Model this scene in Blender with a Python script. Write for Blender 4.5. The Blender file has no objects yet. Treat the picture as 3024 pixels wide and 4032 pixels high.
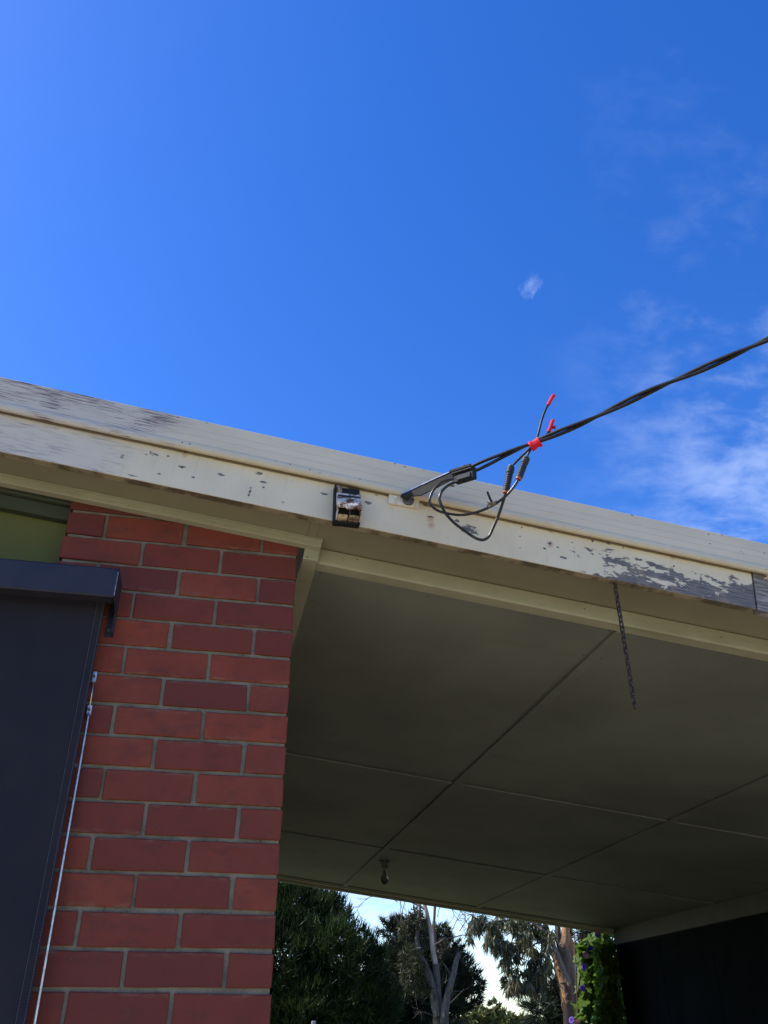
import bpy, bmesh, math, random
import numpy as np
from mathutils import Vector, Matrix

# ------------------------------------------------------------------ camera, sky, sun, exposure
S = bpy.context.scene
COL = S.collection
H0 = 2.821                                     # height of the reference bed joint at the brick corner
CAM = np.array((-0.213, -2.371, 1.600))
RC = np.array(((0.979, -0.203, -0.002), (0.106, 0.518, -0.849), (0.174, 0.831, 0.528)))
_x = RC[0] / np.linalg.norm(RC[0]); _y = RC[1] - _x * (RC[1] @ _x); _y /= np.linalg.norm(_y)
RC = np.stack([_x, _y, np.cross(_x, _y)])      # rows: image right, image down, view direction
FPX = 3343.4
cd = bpy.data.cameras.new('camera'); cam = bpy.data.objects.new('camera', cd); COL.objects.link(cam)
cd.sensor_fit = 'VERTICAL'; cd.sensor_height = 36.0; cd.lens = FPX / 4032 * 36; cd.clip_start = 0.05; cd.clip_end = 2000
m = Matrix([(RC[0][i], -RC[1][i], -RC[2][i]) for i in range(3)]).to_4x4(); m.translation = Vector(CAM)
cam.matrix_world = m
S.camera = cam

SUN_AZ, SUN_EL = math.radians(-78), math.radians(47)          # azimuth from +Y towards +X
sun_dir = Vector((math.sin(SUN_AZ) * math.cos(SUN_EL), math.cos(SUN_AZ) * math.cos(SUN_EL), math.sin(SUN_EL)))
sl = bpy.data.lights.new('sun', 'SUN'); sl.energy = 3.8; sl.angle = math.radians(0.53); sl.color = (1.0, 0.94, 0.84)
so = bpy.data.objects.new('sun', sl); COL.objects.link(so); so.rotation_euler = sun_dir.to_track_quat('Z', 'Y').to_euler()
so.location = (-8, 3, 12)
S.view_settings.view_transform = 'Standard'; S.view_settings.look = 'None'
S.view_settings.exposure = 1.0; S.view_settings.gamma = 1.0; S.view_settings.use_curve_mapping = False

W = bpy.data.worlds.new('World'); S.world = W; W.use_nodes = True


class E:
    """small wrapper so that node sums can be written as sums"""
    def __init__(s, nt, sock): s.nt, s.s = nt, sock
    def _m(s, op, *a):
        n = s.nt.nodes.new('ShaderNodeMath'); n.operation = op
        for i, v in enumerate((s,) + a):
            if isinstance(v, E): s.nt.links.new(v.s, n.inputs[i])
            else: n.inputs[i].default_value = v
        return E(s.nt, n.outputs[0])
    def __add__(s, o): return s._m('ADD', o)
    __radd__ = __add__
    def __sub__(s, o): return s._m('SUBTRACT', o)
    def __rsub__(s, o): return (s * -1.0) + o
    def __mul__(s, o): return s._m('MULTIPLY', o)
    __rmul__ = __mul__
    def __truediv__(s, o): return s._m('DIVIDE', o)
    def pow(s, o): return s._m('POWER', o)
    def max(s, o): return s._m('MAXIMUM', o)
    def min(s, o): return s._m('MINIMUM', o)
    def absv(s): return s._m('ABSOLUTE')
    def step(s, a, b):                          # smoothstep from a to b
        n = s.nt.nodes.new('ShaderNodeMapRange'); n.interpolation_type = 'SMOOTHSTEP'
        s.nt.links.new(s.s, n.inputs[0]); n.inputs[1].default_value = a; n.inputs[2].default_value = b
        return E(s.nt, n.outputs[0])


def coords(nt, kind='Object'):
    n = nt.nodes.new('ShaderNodeTexCoord'); return E(nt, n.outputs[kind])


def vmap(v, scale=(1, 1, 1), loc=(0, 0, 0), rot=(0, 0, 0)):
    n = v.nt.nodes.new('ShaderNodeMapping'); v.nt.links.new(v.s, n.inputs[0])
    n.inputs[1].default_value = loc; n.inputs[2].default_value = rot; n.inputs[3].default_value = scale
    return E(v.nt, n.outputs[0])


def noise(v, scale, detail=4, rough=0.55, dist=0.0):
    n = v.nt.nodes.new('ShaderNodeTexNoise'); v.nt.links.new(v.s, n.inputs['Vector'])
    n.inputs['Scale'].default_value = scale; n.inputs['Detail'].default_value = detail
    n.inputs['Roughness'].default_value = rough; n.inputs['Distortion'].default_value = dist
    return E(v.nt, n.outputs['Fac'])


def xyz(v):
    n = v.nt.nodes.new('ShaderNodeSeparateXYZ'); v.nt.links.new(v.s, n.inputs[0])
    return [E(v.nt, o) for o in n.outputs]


def cmix(f, a, b):
    nt = f.nt; n = nt.nodes.new('ShaderNodeMix'); n.data_type = 'RGBA'
    nt.links.new(f.s, n.inputs[0])
    for i, v in ((6, a), (7, b)):
        if isinstance(v, E): nt.links.new(v.s, n.inputs[i])
        else: n.inputs[i].default_value = (*v[:3], 1)
    return E(nt, n.outputs[2])


def world_sky():
    nt = W.node_tree; nt.nodes.clear()
    out = nt.nodes.new('ShaderNodeOutputWorld'); bg = nt.nodes.new('ShaderNodeBackground')
    sky = nt.nodes.new('ShaderNodeTexSky'); sky.sky_type = 'NISHITA'; sky.sun_disc = False
    sky.sun_elevation = SUN_EL; sky.sun_rotation = SUN_AZ
    sky.altitude = 0; sky.air_density = 1.0; sky.dust_density = 0.25; sky.ozone_density = 2.0
    hs = nt.nodes.new('ShaderNodeHueSaturation'); nt.links.new(sky.outputs[0], hs.inputs['Color'])
    hs.inputs['Saturation'].default_value = 1.385; hs.inputs['Value'].default_value = 0.88; hs.inputs['Hue'].default_value = 0.518
    g = coords(nt, 'Generated'); x, y, z = xyz(g)
    den = z.max(0.0) + 0.12
    cmb = nt.nodes.new('ShaderNodeCombineXYZ')
    nt.links.new((x / den).s, cmb.inputs[0]); nt.links.new((y / den).s, cmb.inputs[1])
    p = E(nt, cmb.outputs[0])
    soft = noise(vmap(p, (1.0, 1.0, 1), (3.1, 0.4, 0)), 6.0, 12, 0.56, 0.2)
    wisps = noise(vmap(p, (1.0, 1.8, 1), (7.7, 2.0, 0), (0, 0, 0.9)), 15.0, 9, 0.62, 0.4)
    az = (x / ((x * x + y * y).pow(0.5) + 0.001))              # -1 west ... +1 east
    east = az.step(0.40, 0.66)
    low = (1.0 - z).step(0.18, 0.56)
    bank = (soft * 0.7 + wisps * 0.3 + low * 0.13).step(0.50, 0.78) * east * (low * 0.85 + 0.15)
    horizon = (soft + (1.0 - z).step(0.66, 0.96) * 0.22).step(0.50, 0.74) * (1.0 - z).step(0.60, 0.82)  # low cloud ring, mostly out of view, spread to lift the ambient light
    # one small stray puff
    d = ray(2095, 1135); dot = (x * float(d[0]) + y * float(d[1]) + z * float(d[2]))
    pn = noise(vmap(p, (1.6, .8, 1), (2.2, 5.1, 0), (0, 0, -.25)), 34, 5, .6)
    puff = ((dot - 0.99988) * 9000.0 + (pn - 0.5) * 5.0).step(0.1, 1.9) * (dot - 0.9994).step(0.0, 0.0004) * 0.15
    cl = (bank * 0.27).max(horizon * 0.22).max(puff)
    col = cmix(cl, E(nt, hs.outputs[0]), (4.4, 4.9, 5.6))
    nt.links.new(col.s, bg.inputs[0]); bg.inputs[1].default_value = 0.15
    nt.links.new(bg.outputs[0], out.inputs[0])


# ------------------------------------------------------------------ helpers
def ray(px, py):
    v = RC[0] * (px - 1512) + RC[1] * (py - 2016) + RC[2] * FPX
    return v / np.linalg.norm(v)


def at(px, py, Y):                              # the point at depth Y that stands at this place of the photograph
    d = ray(px, py); return Vector(CAM + d * (Y - CAM[1]) / d[1])


random.seed(7)
rng = np.random.default_rng(7)
ROT = math.radians(6.8)                         # fall of the low-pitched roof
RV = Vector((math.cos(ROT), 0, -math.sin(ROT))); NV = Vector((math.sin(ROT), 0, math.cos(ROT)))


def sn(px, py, Y):                              # (along the rake, above the rake origin)
    p = at(px, py, Y) - Vector((0, 0, H0)); return p.dot(RV), p.dot(NV)


def tag(o, label=None, cat=None, group=None, kind=None):
    if label: o['label'] = label
    if cat: o['category'] = cat
    if group: o['group'] = group
    if kind: o['kind'] = kind
    return o


def empty(name, loc, label, cat, group=None):
    o = bpy.data.objects.new(name, None); COL.objects.link(o); o.location = loc
    o.empty_display_size = 0.1
    return tag(o, label, cat, group)


def obj(name, me, mats, parent=None, loc=None, rot=None, smooth=False):
    """link mesh data (or a bmesh) as one object; its coordinates are world coordinates unless loc is given"""
    if isinstance(me, bmesh.types.BMesh):
        b = me; me = bpy.data.meshes.new(name)
        bmesh.ops.recalc_face_normals(b, faces=b.faces)
        b.to_mesh(me); b.free()
    o = bpy.data.objects.new(name, me); COL.objects.link(o)
    if not isinstance(mats, (list, tuple)): mats = [mats]
    if not me.materials:
        for k in mats: me.materials.append(k)
    if smooth:
        me.polygons.foreach_set('use_smooth', [True] * len(me.polygons))
    if parent:
        o.parent = parent
        base = Vector((0, 0, 0)); q = parent
        while q: base = base + q.location; q = q.parent
        o.location = (Vector(loc) if loc is not None else Vector((0, 0, 0))) - base
    elif loc is not None: o.location = loc
    if rot: o.rotation_euler = rot
    return o


def rake(o):                                    # the mesh was written in (along, depth, up) of the sloping roof
    o.location = o.location + Vector((0, 0, H0)); o.rotation_euler = (0, ROT, 0); return o


def box(b, lo, hi, bev=0.0, seg=1):
    r = bmesh.ops.create_cube(b, size=1.0)
    c = [(lo[i] + hi[i]) / 2 for i in range(3)]; s = [abs(hi[i] - lo[i]) for i in range(3)]
    for v in r['verts']: v.co = Vector((c[0] + v.co.x * s[0], c[1] + v.co.y * s[1], c[2] + v.co.z * s[2]))
    if bev > 0:
        es = list({e for v in r['verts'] for e in v.link_edges})
        bmesh.ops.bevel(b, geom=es, offset=bev, segments=seg, affect='EDGES', profile=0.5)


def bx(lo, hi, bev=0.0, seg=1):
    b = bmesh.new(); box(b, lo, hi, bev, seg); return b


def smooth_path(pts, n=6):
    pts = [Vector(p) for p in pts]
    if len(pts) < 3: return pts
    out = []
    P = [2 * pts[0] - pts[1]] + pts + [2 * pts[-1] - pts[-2]]
    for i in range(1, len(P) - 2):
        for k in range(n):
            t = k / n; a, b_, c, d = P[i - 1:i + 3]
            out.append(0.5 * ((2 * b_) + (c - a) * t + (2 * a - 5 * b_ + 4 * c - d) * t * t + (3 * b_ - a - 3 * c + d) * t ** 3))
    out.append(pts[-1]); return out


def tube(b, pts, rad, n=8, cap=True, lump=0.0):
    """sweep a circle along pts; rad is a number or one per point"""
    pts = [Vector(p) for p in pts]; N = len(pts)
    rs = rad if isinstance(rad, (list, tuple)) else [rad] * N
    t0 = (pts[1] - pts[0]).normalized()
    up = Vector((0, 0, 1)) if abs(t0.z) < 0.9 else Vector((1, 0, 0))
    u = t0.cross(up).normalized(); rings = []
    for i, p in enumerate(pts):
        t = (pts[min(i + 1, N - 1)] - pts[max(i - 1, 0)]).normalized()
        u = (u - t * u.dot(t)).normalized(); v = t.cross(u)
        ring = []
        for k in range(n):
            a = 2 * math.pi * k / n; r = rs[i] * (1 + (random.uniform(-lump, lump) if lump else 0))
            ring.append(b.verts.new(p + (u * math.cos(a) + v * math.sin(a)) * r))
        rings.append(ring)
    for i in range(N - 1):
        for k in range(n):
            b.faces.new((rings[i][k], rings[i][(k + 1) % n], rings[i + 1][(k + 1) % n], rings[i + 1][k]))
    if cap:
        b.faces.new(rings[0][::-1]); b.faces.new(rings[-1])


def lathe(b, a, axis, prof, n=16):
    """prof: list of (distance along axis, radius)"""
    axis = Vector(axis).normalized(); up = Vector((0, 0, 1)) if abs(axis.z) < 0.9 else Vector((1, 0, 0))
    u = axis.cross(up).normalized(); v = axis.cross(u); rings = []
    for d, r in prof:
        rings.append([b.verts.new(Vector(a) + axis * d + (u * math.cos(2 * math.pi * k / n) + v * math.sin(2 * math.pi * k / n)) * r) for k in range(n)])
    for i in range(len(rings) - 1):
        for k in range(n): b.faces.new((rings[i][k], rings[i][(k + 1) % n], rings[i + 1][(k + 1) % n], rings[i + 1][k]))
    b.faces.new(rings[0][::-1]); b.faces.new(rings[-1])


def prism(b, prof, s0, s1, nseg=1):
    """extrude a closed (depth, up) outline along the first axis"""
    rings = []
    for i in range(nseg + 1):
        s = s0 + (s1 - s0) * i / nseg
        rings.append([b.verts.new((s, y, n)) for y, n in prof])
    m_ = len(prof)
    for i in range(nseg):
        for k in range(m_): b.faces.new((rings[i][k], rings[i][(k + 1) % m_], rings[i + 1][(k + 1) % m_], rings[i + 1][k]))
    b.faces.new(rings[0][::-1]); b.faces.new(rings[-1])


def mat(name, color=(0.5, 0.5, 0.5), rough=0.6, metal=0.0, spec=0.5):
    m_ = bpy.data.materials.new(name); m_.use_nodes = True
    p = m_.node_tree.nodes['Principled BSDF']
    p.inputs['Base Color'].default_value = (*color, 1); p.inputs['Roughness'].default_value = rough
    p.inputs['Metallic'].default_value = metal; p.inputs['Specular IOR Level'].default_value = spec
    return m_


def wire(m_, color=None, rough=None, bump=None, strength=0.3, dist=0.002):
    nt = m_.node_tree; p = nt.nodes['Principled BSDF']
    if color is not None: nt.links.new(color.s, p.inputs['Base Color'])
    if rough is not None: nt.links.new(rough.s, p.inputs['Roughness'])
    if bump is not None:
        n = nt.nodes.new('ShaderNodeBump'); n.inputs['Strength'].default_value = strength; n.inputs['Distance'].default_value = dist
        nt.links.new(bump.s, n.inputs['Height']); nt.links.new(n.outputs[0], p.inputs['Normal'])
    return m_


def mottled(name, a, b, scale=20, rough=0.6, metal=0.0, bump=0.15, lo=0.35, hi=0.7, stretch=(1, 1, 1), spec=0.4):
    m_ = mat(name, a, rough, metal, spec); c = vmap(coords(m_.node_tree), stretch)
    n = noise(c, scale, 6, 0.6)
    return wire(m_, cmix(n.step(lo, hi), a, b), None, noise(c, scale * 4, 4), bump)


def rnd(nt):
    n = nt.nodes.new('ShaderNodeObjectInfo'); return E(nt, n.outputs['Random'])


world_sky()

# ------------------------------------------------------------------ materials
def spots(c, items, nz, wob=1.2):
    """union of ragged ellipses (x, z, half width, half height) in object space"""
    x, _, z = xyz(c); tot = None
    for x0, z0, w, h in items:
        d = ((x - x0) / w).pow(2.0) + ((z - z0) / h).pow(2.0)
        k = (1.0 - d) * 0.5 + (nz - 0.5) * wob
        k = k.max(0.0) * (3.2 - d).step(0.0, 1.0)
        tot = k if tot is None else tot.max(k)
    return tot


CREAM = (0.78, 0.67, 0.49)


def board_mat():
    m_ = mat('weathered_fascia_paint', CREAM, 0.55); nt = m_.node_tree; c = coords(nt); x, y, z = xyz(c)
    ragged = noise(vmap(c, (0.55, 1, 1.2)), 42, 9, 0.68, 0.3)
    big = noise(vmap(c, (0.5, 1, 1.5), (3, 0, 1.7)), 8, 6, 0.6, 0.2)
    grain = noise(vmap(c, (13, 13, 420)), 1.0, 5, 0.66)
    fine = noise(c, 160, 3)
    # flaked zone towards the joint, worst along the lower edge
    zone = x.step(0.86, 1.06) * (0.285 - z).step(0.02, 0.115)
    end = x.step(1.30, 1.44) * 0.07
    low = (0.150 - z).step(0.0, 0.02) * x.step(0.3, 0.9) * 0.06
    flake = (big * 0.55 + ragged * 0.45 + zone * 0.108 + end + low).step(0.6, 0.612)
    sparse = (ragged * 0.75 + big * 0.25).step(0.668, 0.674) * x.step(-0.45, -0.2) * 0.9
    chips = []
    o = 0.6028
    for ox, oy, lst in ((0, 1450, [(800, 575, 22, 22), (1190, 645, 52, 12), (1450, 695, 46, 12), (1630, 810, 15, 44), (1040, 690, 18, 7), (1262, 712, 14, 8), (860, 700, 50, 9), (1100, 573, 8, 5)]),
                        (1000, 1700, [(30, 272, 44, 16), (62, 330, 36, 9), (62, 362, 14, 6), (650, 365, 70, 26), (742, 462, 48, 18), (455, 405, 55, 12), (805, 415, 28, 8), (890, 495, 10, 8), (1115, 478, 40, 14), (1150, 555, 44, 10), (1405, 640, 100, 55), (1330, 580, 30, 16), (190, 460, 28, 8)]),
                        (2024, 1900, [(232, 398, 26, 14), (285, 424, 18, 9), (320, 490, 42, 12), (617, 398, 30, 17), (512, 380, 14, 18), (40, 430, 16, 9), (200, 432, 18, 6), (378, 393, 14, 6), (712, 425, 14, 10), (50, 293, 18, 6), (40, 350, 26, 8)])):
        for a, b_, w, h in lst:
            s_, n_ = sn(ox + a * o, oy + b_ * o, -0.18); k = o * 2.45 / FPX
            chips.append((s_, n_ , max(w * k * 0.8, .006), max(h * k * 1.15, .0042)))
    crumb = noise(vmap(c, (.45, 1, 1.2), (1, 2, 3)), 120, 6, .7)
    ch = spots(c, chips, crumb * .7 + ragged * .3, 2.6).step(0.27, 0.33)
    bare = flake.max(sparse).max(ch)
    # rust bleeding from nails
    rust = []
    for a, b_ in ((1210, 548),): rust.append(sn(a * o, 1450 + b_ * o, -0.18))
    for a, b_ in ((1125, 462), (1150, 560), (1160, 600)): rust.append(sn(1000 + a * o, 1700 + b_ * o, -0.18))
    for a, b_ in ((238, 395), (240, 298), (1035, 472), (1590, 610)): rust.append(sn(2024 + a * o, 1900 + b_ * o, -0.18))
    rs = spots(c, [(s_, n_ - .006, .016, .017) for s_, n_ in rust], noise(vmap(c, (1, 1, .5)), 60, 5), 0.8)
    # rubbed-down patch at the left end
    rub = ((x * -1.0) + (big - 0.5) * 0.16 + (grain - .5) * .05).step(0.53, 0.67)
    streak = grain.step(0.47, 0.66)
    tint = noise(c, 5, 5)
    paint = cmix(tint.step(0.3, 0.75), (0.68, 0.605, 0.435), (0.59, 0.525, 0.37))
    paint = cmix((noise(vmap(c, (6, 1, .6)), 14, 5).step(.55, .85) * .45), paint, (0.40, 0.36, 0.27))
    paint = cmix(rub * 0.85, paint, (0.565, 0.52, 0.44))
    paint = cmix(rub * streak * (big + tint).step(.80, 1.05) * 0.95, paint, (0.135, 0.115, 0.130))
    wood = cmix(grain.step(0.35, 0.68), (0.075, 0.074, 0.080), (0.215, 0.205, 0.210))
    wood = cmix(noise(c, 30, 4).step(.52, .62) * .6, wood, (0.25, 0.205, 0.155))
    paint = cmix((rs * 1.0).step(0.0, 0.8) * 0.75, paint, (0.33, 0.15, 0.05))
    col = cmix(bare * (1.0 - rub * 0.85), paint, wood)
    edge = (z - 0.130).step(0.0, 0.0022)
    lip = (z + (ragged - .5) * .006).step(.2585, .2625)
    col = cmix(lip * .85, col, (0.13, 0.10, 0.06))  # dark line under the capping lip, its shadow gap painted into the board
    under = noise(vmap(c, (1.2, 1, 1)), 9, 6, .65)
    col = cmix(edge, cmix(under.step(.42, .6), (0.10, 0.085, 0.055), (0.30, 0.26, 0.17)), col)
    h = (1.0 - bare) * 1.0 + grain * (bare * 0.5 + 0.08) + fine * 0.08
    return wire(m_, col, bare * 0.3 + 0.5, h, 0.6, 0.0012)


def cap_mat():
    m_ = mat('barge_cap_paint', CREAM, 0.85, 0, .05); nt = m_.node_tree; c = coords(nt); x, y, z = xyz(c)
    grain = noise(vmap(c, (10, 10, 400), (5, 0, 2)), 1.0, 5, 0.66)
    big = noise(vmap(c, (0.5, 1, 1.5)), 7, 6, 0.6); ragged = noise(vmap(c, (0.8, 1, 1)), 60, 7, 0.65)
    rub = ((x * -1.0) + (big - .5) * .22 + (grain - .5) * .06).step(0.42, 0.54)
    tint = noise(vmap(c, (.6, 1, 2)), 4, 5)
    paint = cmix(tint.step(.3, .7), (0.63, 0.58, 0.455), (0.545, 0.50, 0.39))
    dirt = ((0.292 - z) / 0.03 + (noise(vmap(c, (2, 1, 1)), 20, 4) - .5) * 1.0).step(0.1, 1.3)
    paint = cmix(dirt * 0.6, paint, (0.50, 0.41, 0.25))
    line = (z - 0.343).absv().min((z - 0.318).absv())
    paint = cmix((0.0016 - line).step(0.0, 0.0012) * 0.40, paint, (0.36, 0.33, 0.27))
    paint = cmix(rub * 0.9, paint, (0.53, 0.50, 0.445))
    paint = cmix(rub * (grain + (big - .5) * .55).step(0.50, 0.60), paint, (0.145, 0.110, 0.130))
    paint = cmix(rub * (grain * .5 + big * .5).step(0.60, 0.64) * .8, paint, (0.17, 0.05, 0.06))
    top = ((z - 0.372) / 0.008).step(0, 1)
    chips = (ragged * .8 + big * .2 + top * .05 + x.step(1.0, 1.5) * .03).step(0.675, 0.682) * x.step(-.4, -.2)
    lst = []; o = 0.6028
    for ox, oy, L in ((0, 1450, [(1165, 322, 20, 12), (1240, 502, 16, 5), (1190, 492, 14, 4), (1350, 358, 14, 5), (1030, 282, 20, 5)]),
                      (1000, 1700, [(140, 197, 20, 5), (235, 220, 8, 5), (365, 255, 10, 5), (690, 315, 16, 9), (985, 230, 18, 9), (920, 210, 12, 6), (1110, 247, 14, 5), (430, 278, 14, 5)]),
                      (2024, 1900, [(1270, 340, 14, 7), (1500, 465, 8, 5), (770, 215, 30, 6), (1280, 400, 12, 5)])):
        for a, b_, w, h in L:
            s_, n_ = sn(ox + a * o, oy + b_ * o, -0.2); k = o * 2.45 / FPX
            lst.append((s_, n_, max(w * k * .6, .004), max(h * k * .8, .0035)))
    ch = spots(c, lst, ragged, 1.5).step(.24, .28).max(chips)
    col = cmix(ch, paint, (0.17, 0.18, 0.17))
    return wire(m_, col, None, (1.0 - ch) + noise(c, 200, 3) * .06 + grain * rub * .2, 0.5, 0.0008)


def soffit_mat(name, a, b, dirt, sc=3.0):
    m_ = mat(name, a, 0.7, 0, 0.3); c = coords(m_.node_tree)
    n = noise(c, sc, 6, .6); sp = noise(c, 55, 4, .6); st = noise(vmap(c, (.25, 1.5, 1)), 6, 5)
    col = cmix(n.step(.3, .72), a, b)
    col = cmix(sp.step(.66, .76) * .55, col, dirt)
    col = cmix(st.step(.56, .80) * .4, col, dirt)
    return wire(m_, col, None, noise(c, 90, 4), .08, .002)


def brick_mat():
    m_ = mat('red_brick', (0.2, 0.06, 0.05), 0.7, 0, .18); nt = m_.node_tree; r = rnd(nt); c = coords(nt)
    sh = nt.nodes.new('ShaderNodeVectorMath'); sh.operation = 'ADD'; nt.links.new(c.s, sh.inputs[0])
    nt.links.new((r * 37.0).s, sh.inputs[1]); v = E(nt, sh.outputs[0])
    r2 = (r * 7.31)._m('FRACT'); r3 = (r * 23.7)._m('FRACT')
    col = cmix(r2.step(0.0, 1.0), (0.145, 0.032, 0.022), (0.205, 0.048, 0.027))
    col = cmix((r3 - .80).step(0.0, 0.12) * 0.75, col, (0.110, 0.027, 0.024))
    col = cmix((0.16 - r3).step(0.0, 0.10) * 0.7, col, (0.245, 0.053, 0.027))
    n = noise(v, 9, 5, .6)
    col = cmix(n.step(.35, .70) * .55, col, (0.12, 0.030, 0.024))
    sp = noise(v, 170, 4, .7)
    st = noise(vmap(v, (1, 1, 2.2)), 16, 6, .7)
    col = cmix(st.step(.48, .72) * .6, col, (0.085, 0.030, 0.026))
    col = cmix((st * .4 + sp * .6).step(.60, .66) * .55, col, (0.26, 0.12, 0.08))
    col = cmix(sp.step(.60, .70) * .6, col, (0.06, 0.03, 0.026))
    x, y, z = xyz(c)
    sm = noise(vmap(v, (1, 1, 3)), 26, 4)
    col = cmix(((z / .038).step(.6, 1.0) * sm.step(.45, .7)) * .4, col, (.20, .15, .11))
    return wire(m_, col, n * .25 + .5, sp + n * .6 + st * .5, .4, .0016)


def mortar_mat():
    m_ = mat('mortar', (0.3, 0.27, 0.22), 0.9, 0, .2); c = coords(m_.node_tree)
    n = noise(c, 14, 6, .65); s_ = noise(c, 130, 5, .7)
    col = cmix(n.step(.3, .7), (0.245, 0.22, 0.165), (0.150, 0.135, 0.104))
    col = cmix((s_ * .7 + n * .3).step(.55, .66) * .8, col, (0.045, 0.04, 0.033))
    return wire(m_, col, None, s_ + n, .9, .004)


M = dict(
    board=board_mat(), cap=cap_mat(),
    soffit=soffit_mat('soffit_paint', (0.250, 0.238, 0.152), (0.215, 0.205, 0.130), (0.14, 0.12, 0.065)),
    trim=soffit_mat('trim_paint', (0.36, 0.355, 0.245), (0.31, 0.305, 0.205), (0.18, 0.15, 0.08), 7),
    ceiling=soffit_mat('ceiling_paint', (0.205, 0.225, 0.180), (0.130, 0.142, 0.115), (0.13, 0.12, 0.08), 0.9),
    panel=soffit_mat('green_panel_paint', (0.135, 0.135, 0.036), (0.105, 0.108, 0.030), (0.12, 0.14, 0.05), 3),
    headtrim=soffit_mat('green_trim_paint', (0.060, 0.070, 0.042), (0.045, 0.055, 0.034), (0.06, 0.07, 0.05), 5),
    brick=brick_mat(), mortar=mortar_mat(),
    navy=mottled('dark_blue_powder_coat', (0.018, 0.020, 0.036), (0.025, 0.027, 0.042), 12, .5, 0, .06, .35, .7, (1, 1, 1), .3),
    scuff=mottled('scuffed_edge', (0.42, 0.42, 0.44), (0.10, 0.11, 0.15), 60, .5),
    canvas=mottled('dark_canvas', (0.017, 0.0175, 0.026), (0.024, 0.023, 0.032), 3, .9, 0, .12, .35, .7, (1, 1, 1), .15),
    stitch=mat('pale_thread', (0.14, 0.14, 0.16), .8),
    steel=mottled('galvanised_steel', (0.55, 0.56, 0.58), (0.36, 0.37, 0.39), 60, .32, .9, .1),
    grey_metal=mottled('grey_bar', (0.034, 0.033, 0.030), (0.022, 0.022, 0.020), 40, .7, 0, .05, .35, .7, (1, 1, 1), .15),
    dark_steel=mottled('dull_dark_steel', (0.14, 0.13, 0.125), (0.07, 0.065, 0.06), 90, .5, .5, .3),
    bakelite=mottled('black_bakelite', (0.012, 0.015, 0.017), (0.02, 0.023, 0.025), 40, .65, 0, .15, .35, .7, (1, 1, 1), .2),
    rustwhite=mottled('stained_white_enamel', (0.62, 0.56, 0.47), (0.10, 0.048, 0.028), 40, .85, 0, .3, .42, .56, (1, 1, .8)),
    grime=mottled('grimy_porcelain', (0.52, 0.40, 0.25), (0.10, 0.06, 0.04), 45, .5, 0, .3, .35, .65),
    platepaint=mottled('painted_plate', (0.66, 0.63, 0.53), (0.45, 0.41, 0.31), 45, .5, 0, .2, .5, .8),
    cable=mottled('black_cable_sheath', (0.010, 0.010, 0.011), (0.02, 0.02, 0.021), 40, .4, 0, .02, .35, .7, (1, 1, 1), .25),
    oldcable=mottled('sun_greyed_cable', (0.016, 0.015, 0.014), (0.07, 0.066, 0.06), 40, .33, 0, .03, .52, .8, (1, 1, 1), .35),
    tatter=mottled('frayed_tape', (0.10, 0.08, 0.05), (0.30, 0.24, 0.15), 120, .9),
    redtape=mottled('red_tape', (0.66, 0.012, 0.022), (0.50, 0.010, 0.016), 60, .6, 0, .3, .4, .7, (1, 1, 1), .2),
    orange=mat('orange_seal', (0.42, 0.10, 0.03), .5), green=mat('green_seal', (0.03, 0.13, 0.09), .5),
    rubber=mottled('black_connector', (0.020, 0.024, 0.026), (0.036, 0.040, 0.043), 60, .6, 0, .15, .35, .7, (1, 1, 1), .25),
    chain=mottled('rusty_black_chain', (0.030, 0.026, 0.026), (0.085, 0.05, 0.04), 50, .6, .3, .3),
    nail=mottled('rusty_nail', (0.05, 0.03, 0.02), (0.17, 0.07, 0.03), 200, .8),
    roof=mottled('roof_steel', (0.45, 0.45, 0.44), (0.35, 0.35, 0.34), 4, .5, .2, .05),
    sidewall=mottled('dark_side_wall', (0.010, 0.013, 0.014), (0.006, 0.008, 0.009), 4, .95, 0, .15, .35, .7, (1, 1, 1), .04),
    frieze=soffit_mat('frieze_paint', (0.085, 0.08, 0.066), (0.065, 0.06, 0.05), (0.12, 0.1, 0.08), 3),
    glass=mat('window_glass', (0.02, 0.025, 0.03), .05),
    frame=mottled('dark_window_frame', (0.12, 0.12, 0.12), (0.09, 0.09, 0.09), 9, .5),
    lamp=mottled('lamp_holder', (0.13, 0.125, 0.11), (0.08, 0.075, 0.07), 40, .5),
    concrete=mottled('concrete', (0.54, 0.44, 0.30), (0.44, 0.36, 0.25), 1.2, .9, 0, .3),
    floor=mottled('stained_floor', (0.06, 0.056, 0.05), (0.035, 0.033, 0.03), 1.5, .8, 0, .3),
    earth=mottled('dry_grass_ground', (0.13, 0.125, 0.055), (0.08, 0.085, 0.035), .7, .95, 0, .5),
)


def bulb_mat():
    m_ = mat('clear_bulb_glass', (0.20, 0.195, 0.18), .3); p = m_.node_tree.nodes['Principled BSDF']
    p.inputs['Transmission Weight'].default_value = .85; p.inputs['IOR'].default_value = 1.3; return m_


M['bulb'] = bulb_mat()


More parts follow.
